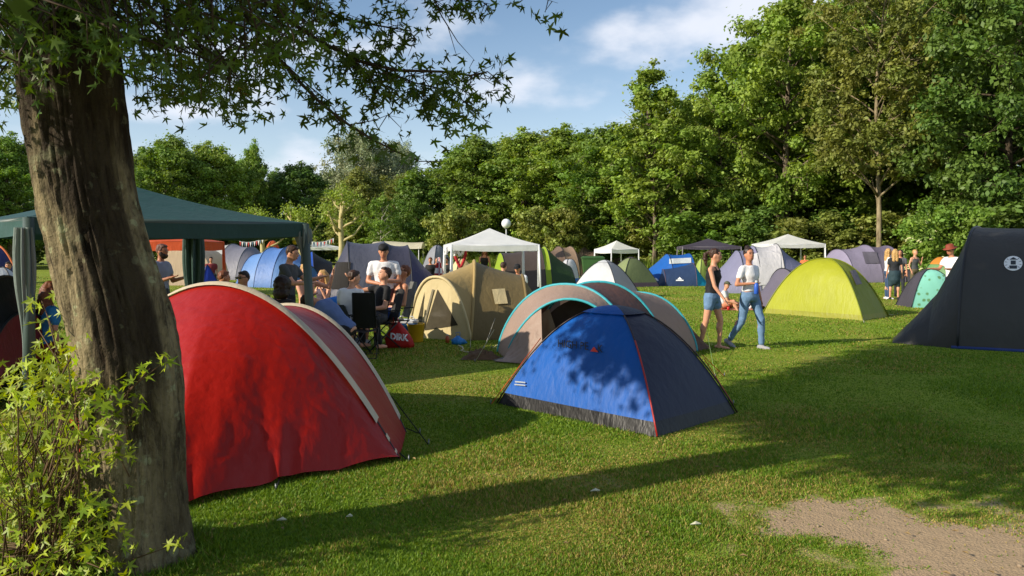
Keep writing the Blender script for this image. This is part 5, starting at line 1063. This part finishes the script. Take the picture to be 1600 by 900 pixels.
# the two women walking
person('woman in black strap top and denim shorts walking with a ponytail', PX(1113, 12.9), D(62), 1.68, sk_l, True, 3, 0, 0, (10, 4),
       (((V3(.12, .05, -1)), V3(.0, -.35, -1)), (V3(-.10, -.28, -1), V3(.05, -.75, -1))), ((V3(.05, -.30, -1), V3(.02, .05, -1)), (V3(-.05, .16, -1), V3(.02, .24, -1))),
       top=('tank', blackc, -.02), bottom=('shorts', denim_l), shoes=('sandal', M((120, 60, 50), .6)), hair=('pony', ha_b), vox=.0125)
w2, wrw, _ = person('woman in white cropped shirt and ripped jeans walking toward the yellow tent', PX(1172, 13.0), D(34), 1.70, sk_m, True, -2, 0, 0, (-22, 0),
       ((V3(.30, .10, -1), V3(.22, -.15, -1)), (V3(-.50, .02, -1), V3(.85, -.75, .10))), ((V3(.06, -.36, -1), V3(.02, -.02, -1)), (V3(-.04, .16, -1), V3(-.05, .72, -1))),
       top=('tee', tee_w, .06), bottom=('jeans', denim_l), shoes=('sneaker', M((150, 150, 156), .6)), hair=('bun', ha_d), vox=.0125)
h_ = wrw[1] + Vector((.05, -.06, -.02)); e = thing('water_bottle', 'blue drinking bottle held by the woman in the white cropped shirt', 'bottle', h_); bo = h_
lathe((bo.x, bo.y, bo.z - .15), [(0, .030), (.01, .036), (.15, .036), (.18, .022)], 14).build('body', M((48, 92, 190), .35), e); lathe((bo.x, bo.y, bo.z + .031), [(0, .024), (.04, .022)], 12).build('cap', M((190, 196, 204), .4), e)
# child sitting on the grass and a friend stretched out
cx, cy = G(1128, 484); tiny = M((206, 208, 212), .8)
person('child in camouflage cap and white shirt sitting on the grass', (cx, cy), D(70), 1.45, sk_l, False, 12, 0, 0, (-40, 0), ((V3(.2, -.4, -1), V3(-.1, -.9, -.2)), (V3(-.2, -.4, -1), V3(.1, -.9, -.2))), ((V3(.3, -1, .15), V3(.2, -.9, -.35)), (V3(-.2, -1, .5), V3(-.1, -.4, -1))),
       seat=0.03, top=('tee', tiny), bottom=('long_shorts', M((206, 132, 100), .8, .4, 12)), shoes=('sneaker', tiny), hair=('short', ha_b), extra=(('cap', M((84, 88, 62), .8, .4, 25)),))
crumple('blanket', 'orange patterned blanket under the sitting child', 'blanket', cx + .45, cy + .05, .55, .35, .05, M((206, 138, 112), .85, .45, 14), 11)
x, y = G(1134, 484); e = thing('cup', 'small red cup on the grass beside the sitting child', 'cup', (x, y - .25, 0)); lathe((x, y - .25, 0), [(0, .03), (.1, .04), (.1, .035), (.01, .027)], 12).build('body', M((190, 40, 36), .4), e)
# standing group at the right
person('blonde woman in white shirt and jeans standing with her back to the wood', PX(1388, 25.7), D(80), 1.66, sk_l, True, 0, 0, 0, (0, 0), ((V3(.1, -.3, -1), V3(0, -.8, -.2)), (V3(-.1, .1, -1), V3(-.05, -.6, -1))), top=('long', tee_w), bottom=('jeans', M((52, 74, 104), .8)), shoes=('sneaker', tee_w), hair=('long', ha_l), vox=.02)
person('woman with long fair hair in black shirt and dark shorts seen from behind', PX(1398, 25.4), D(165), 1.64, sk_l, True, top=('tee', M((34, 36, 42), .8)), bottom=('skirt', M((36, 58, 66), .8)), shoes=('sneaker', blackc), hair=('long', ha_l), vox=.02)
person('dark-haired woman in grey shirt facing the two fair women', PX(1406, 27.0), D(-30), 1.62, sk_m, True, top=('tee', M((92, 92, 98), .8)), bottom=('jeans', M((40, 42, 50), .8)), shoes=('sneaker', blackc), hair=('long', ha_d), vox=.02)
person('fair-haired woman in grey top raising a drink near the lilac tent', PX(1429, 29.0), D(20), 1.62, sk_l, True, 0, 0, 0, (10, 0), ((V3(.2, -.3, -1), V3(-.1, -.4, 1)), (V3(-.3, .1, -1), V3(.2, -.4, -1))), top=('tank', greyc), bottom=('jeans', M((92, 84, 60), .8)), shoes=('sneaker', blackc), hair=('short', ha_l), vox=.02)
person('man in rust brown hat and white shirt behind the charcoal tent', PX(1489, 19.5), D(-70), 1.75, sk_m, False, 6, 0, 0, (0, 10), ((V3(.1, -.6, -1), V3(0, -1, .1)), (V3(-.1, -.7, -1), V3(0, -1, .05))), top=('tee', tee_w), bottom=('trousers', M((60, 62, 70), .8)), shoes=('sneaker', blackc), hair=('short', ha_d), extra=(('hat', M((132, 58, 36), .7)),), vox=.018)
person('person in orange resting under the white gazebo beside the lavender tent', PX(1256, 43.5), D(-40), 1.7, sk_m, False, -15, seat=.42, legs=((V3(.1, -1, 0), V3(0, -.3, -1)), (V3(-.1, -1, 0), V3(0, -.3, -1))), top=('tee', M((204, 104, 60), .8)), bottom=('long_shorts', M((190, 120, 90), .8)), hair=('short', ha_b), vox=.024)
# campers by the green gazebo
person('bearded man in pale grey shirt standing behind the green gazebo leg', PX(250, 13.4), D(80), 1.74, sk_t, False, 2, 0, 0, (0, 6), ((V3(.1, -.3, -1), V3(-.1, -1, .25)), (V3(-.1, -.3, -1), V3(.1, -1, .3))), top=('tee', M((126, 130, 148), .8)), bottom=('trousers', M((50, 52, 60), .8)), hair=('short', M((96, 60, 46), .6)), extra=(('beard', ha_d),))
person('young man in dark grey shirt standing with arms held forward at the gazebo leg', PX(447, 12.1), D(82), 1.72, sk_l, False, 6, 0, 0, (0, 10), ((V3(.05, -.7, -.75), V3(0, -1, .25)), (V3(-.1, -.6, -.8), V3(0, -1, .05))), top=('tee', greyc), bottom=('trousers', blackc), shoes=('sneaker', blackc), hair=('short', ha_b), vox=.013)
person('man in black cap and white printed shirt standing behind the seated group', PX(600, 13.4), D(6), 1.75, sk_m, False, 6, 0, 0, (0, 12), ((V3(.25, -.15, -1), V3(-.9, -.7, .05)), (V3(-.25, -.15, -1), V3(.9, -.7, -.15))), top=('tee', tee_w, -.1), bottom=('long_shorts', M((112, 62, 66), .8, .4, 16)), shoes=('sneaker', blackc), hair=('short', ha_d), extra=(('cap', blackc, 1), ('print', blackc)), vox=.013)
SITL = ((V3(.14, -1, .03), V3(.05, -.2, -1)), (V3(-.14, -1, .03), V3(-.05, -.2, -1)))
def chair_at(label, xy, rz, fab, frame=dark_pole, hb=.95, group='folding chairs of the seated campers', arm=True):
    e = thing('folding_chair', label, 'chair', (xy[0], xy[1], 0), rz, group, world=False)
    for sx in (-.25, .25):
        MB().tube([(sx, .26, .01), (sx * .96, -.20, .43)], .011, 7).build('leg', frame, e); MB().tube([(sx, -.26, .01), (sx * .96, .20, .43)], .011, 7).build('leg', frame, e)
        MB().tube([(sx * .96, .14, .36), (sx * .96, .24, .62), (sx * .94, .33, hb)], .011, 7).build('back_post', frame, e)
        if arm: MB().tube([(sx * 1.12, -.22, .62), (sx * 1.1, .0, .635), (sx * 1.05, .26, .64)], .018, 8, True, .6).build('armrest', blackc, e); MB().tube([(sx * 1.0, -.2, .43), (sx * 1.12, -.2, .62)], .009, 6).build('arm_post', frame, e)
    MB().tube([(-.25, .26, .015), (.25, .26, .015)], .009, 6).build('stretcher', frame, e); MB().tube([(-.25, -.26, .015), (.25, -.26, .015)], .009, 6).build('stretcher', frame, e)
    a = np.linspace(-.24, .24, 9); b = np.linspace(-.23, .20, 9); P = np.array([[[x, y, .43 - .035 * (1 - (x / .24) ** 2)] for x in a] for y in b]); sheet(P, 'seat', fab, e)
    P = np.array([[[x, .18 + .16 * f + .03 * (1 - (x / .24) ** 2), .46 + (hb - .44) * f] for x in a * .98] for f in np.linspace(0, 1, 9)]); sheet(P, 'backrest', fab, e)
    for ch in e.children: ch.scale = (.7, 1, 1)
    return e
gch = FAB((96, 96, 92), .6, .1); bch = FAB((26, 26, 28), .6, .02); blch = FAB((24, 100, 170), .5, .1)
def at_px(px, py): return G(px, py)
sp = {}
chair_at('black high-backed folding chair seen from behind nearest the red bag', PX(571, 11.9), D(185), bch, hb=.98)
chair_at('grey folding chair under the shirtless man', PX(617, 13.5), D(-62), gch, grey_pole, 1.05)
person('shirtless man with sunglasses leaning back in a folding chair', PX(612, 13.4), D(-62), 1.80, sk_m, False, -20, 0, 0, (0, 4), ((V3(.12, -.15, -1), V3(-.1, -1, .1)), (V3(-.12, -.15, -1), V3(.1, -1, .1))), SITL, .44, top=None, bottom=('long_shorts', M((40, 74, 150), .8, .4, 9)), shoes=('sneaker', M((180, 182, 190), .6)), hair=('short', ha_r), extra=(('glasses',),), vox=.013)
chair_at('black folding chair under the man in the black shirt', PX(596, 12.9), D(-60), bch)
person('man in black shirt sitting with one hand raised toward the group', PX(592, 12.8), D(-62), 1.74, sk_l, False, -8, 0, 0, (0, -4), ((V3(.15, -.2, -1), V3(-.1, -1, -.1)), (V3(-.35, -.85, -.1), V3(-.1, -.75, .8))), SITL, .44, top=('tee', blackc), bottom=('long_shorts', M((60, 60, 64), .8)), shoes=('sneaker', blackc), hair=('short', ha_b), vox=.013)
chair_at('dark striped folding chair under the person in the white shirt', PX(548, 12.2), D(150), M((60, 66, 80), .8, .4, 30), hb=.78)
person('brown-haired person in white shirt sitting with back to the camera', PX(546, 12.1), D(150), 1.7, sk_l, False, 5, 0, 0, (-25, 8), None, SITL, .44, top=('tee', tee_w), bottom=('trousers', blackc), hair=('short', ha_b), vox=.014)
person('person in blue shirt bent far forward in a chair behind the red tent', PX(540, 10.8), D(-95), 1.74, sk_l, False, 44, 0, 0, (0, 45), ((V3(.15, -.5, -1), V3(0, -.6, -1)), (V3(-.15, -.5, -1), V3(0, -.6, -1))), SITL, .44, top=('tee', M((92, 112, 158), .85, .12, 10)), bottom=('trousers', blackc), hair=('short', ha_b), vox=.014)
person('person with big dark hair sitting with back turned behind the red tent', PX(438, 10.6), D(160), 1.66, sk_m, True, 5, 0, 0, (0, 0), None, SITL, .40, top=('tee', M((44, 40, 42), .8)), bottom=('trousers', blackc), hair=('big', ha_d), vox=.016)
person('dark-haired man with glasses sitting and facing the group behind the red tent', PX(384, 12.3), D(-28), 1.7, sk_l, False, 4, 0, 0, (0, 0), None, SITL, .42, top=('tee', blackc), bottom=('trousers', blackc), hair=('short', ha_d), extra=(('glasses',),))
chair_at('black folding chair under the dark-haired man with glasses', PX(384, 12.35), D(-28), bch, hb=.88)
person('auburn-haired person sitting low before the royal blue tent', PX(338, 13.2), D(120), 1.68, sk_m, False, 10, 0, 0, (0, 0), None, SITL, .42, top=('tee', M((60, 60, 66), .8)), bottom=('trousers', blackc), hair=('short', ha_r))
person('bare-shouldered person sitting beside the gazebo leg, arm raised', PX(478, 13.6), D(60), 1.7, sk_l, False, 0, 0, 0, (0, 0), ((V3(.3, -.6, -.2), V3(.1, -.3, 1)), (V3(-.1, -.5, -1), V3(0, -1, .3))), SITL, .52, top=None, bottom=('long_shorts', blackc), hair=('short', ha_l))
person('blonde girl in dark top sitting with raised arms beside the slate tent', PX(505, 14.2), D(-40), 1.6, sk_l, True, 0, 0, 0, (0, 5), ((V3(.4, -.5, -.8), V3(-.4, -.3, 1)), (V3(-.4, -.5, -.8), V3(.4, -.3, 1))), SITL, .46, top=('tank', M((70, 60, 74), .8)), bottom=('shorts', denim), hair=('long', ha_l))
person('person left of the maple trunk with auburn hair and blue top', PX(66, 9.2), D(140), 1.66, sk_l, True, 8, 0, 0, (0, 0), None, SITL, .42, top=('tee', M((50, 130, 190), .8)), bottom=('trousers', M((130, 34, 40), .8)), hair=('long', ha_r))
# people by the white gazebo
person('woman in black crop top and dark skirt standing under the near white gazebo', PX(757, 29.5), D(-10), 1.66, sk_m, True, top=('tank', blackc, .12), bottom=('skirt', M((36, 36, 50), .8)), shoes=('sneaker', blackc), hair=('long', ha_r), vox=.02)
person('dark-haired person in white shirt sitting behind the khaki tent', PX(784, 20.5), D(150), 1.7, sk_l, False, 8, legs=SITL, seat=.42, top=('tee', tee_w), bottom=('trousers', blackc), hair=('short', ha_b), vox=.018)
person('boy in black cap and white shirt sitting right of the khaki tent', PX(810, 20.3), D(-15), 1.64, sk_m, False, 6, 0, 0, (0, 10), legs=SITL, seat=.42, top=('tee', tee_w), bottom=('trousers', blackc), hair=('short', ha_d), extra=(('cap', blackc),), vox=.018)
for px_, Y_, rz_, lb, hr in ((673, 31, -10, 'person in dark clothes sitting left of the checked cloth', ha_r), (682, 32, 30, 'bare-armed person sitting just behind the checked cloth', ha_b), (699, 31, -40, 'person in black top sitting between the cloth and the garlands', ha_d)):
    person(lb, PX(px_, Y_), D(rz_), 1.66, sk_m, px_ != 682, 4, legs=SITL, seat=.45, top=('tank' if px_ == 682 else 'tee', blackc), bottom=('trousers', blackc), hair=('short', hr), vox=.024)
for px_, Y_, lb, c_ in ((14, 21, 'person in white sitting far left under the gazebo edge', (200, 200, 206)), (330, 33, 'person in dark red at the porch of the pale grey tent', (120, 40, 46))):
    person(lb, PX(px_, Y_), D(20), 1.66, sk_m, False, 4, legs=SITL, seat=.45, top=('tee', M(c_, .8)), bottom=('trousers', blackc), hair=('short', ha_d), vox=.024)
# camp seats and boxes beside the group
e = thing('camp_stool', 'bright blue inflatable armchair among the seated campers', 'armchair', (*PX(516, 12.9), 0)); q0 = Vector(e.location)
m_ = M((26, 112, 196), .35, .1, 6)
MB().ell(q0 + V3(0, 0, .22), (.42, .40, .2), None, 20, 10).build('seat', m_, e); MB().tube([q0 + V3(-.38, .1, .42), q0 + V3(-.25, .32, .66), q0 + V3(0, .38, .72), q0 + V3(.25, .32, .66), q0 + V3(.38, .1, .42)], [.11, .13, .13, .13, .11], 12).build('backrest', m_, e)
for d in (1, -1): MB().cap(q0 + V3(.38 * d, -.25, .42), q0 + V3(.38 * d, .12, .44), .1, .11, 12).build('armrest', m_, e)
x, y = PX(634, 14.0); e = thing('cool_box', 'blue cool box between the shirtless man and the khaki tent', 'cool box', (x, y, 0)); MB().rings([[(x + a * s_, y + b * s_, z) for a, b in ((-.2, -.15), (.2, -.15), (.2, .15), (-.2, .15))] for z, s_ in ((0, .92), (.33, 1))]).build('body', M((30, 120, 200), .4), e, False); MB().rings([[(x + a * s_, y + b * s_, z) for a, b in ((-.21, -.16), (.21, -.16), (.21, .16), (-.21, .16))] for z, s_ in ((.332, 1), (.37, 1), (.385, .9))]).build('lid', M((214, 216, 218), .4), e, False); MB().tube([(x - .2, y, .3), (x - .12, y, .44), (x + .12, y, .44), (x + .2, y, .3)], .01, 6).build('handle', M((214, 216, 218), .4), e)
x, y = PX(822, 20.6); e = crumple('blue_sack', 'small bright blue sack beside the boy in the black cap', 'sack', x, y, .25, .2, .5, M((40, 120, 200), .5, .2, 9), 13)
e = thing('folding_table', 'low grey folding table amid the seated campers', 'table', (*PX(560, 13.3), 0)); q0 = Vector(e.location); MB().box(q0 + V3(0, 0, .56), (.7, .45, .025)).build('table_top', M((120, 118, 112), .5), e, False)
for a in (-.3, .3):
    for b in (-.18, .18): MB().tube([q0 + V3(a, b, 0), q0 + V3(a * .9, b, .547)], .012, 6).build('leg', grey_pole, e)
for i, (dx, c_, lb) in enumerate(((-.2, (190, 40, 40), 'red cup on the low grey folding table'), (.1, (200, 200, 196), 'white cup on the low grey folding table'))):
    c0 = q0 + V3(dx, -.05, .573); e2 = thing('cup', lb, 'cup', c0); lathe(tuple(c0), [(0, .03), (.11, .042), (.11, .037), (.01, .026)], 12).build('body', M(c_, .4), e2)
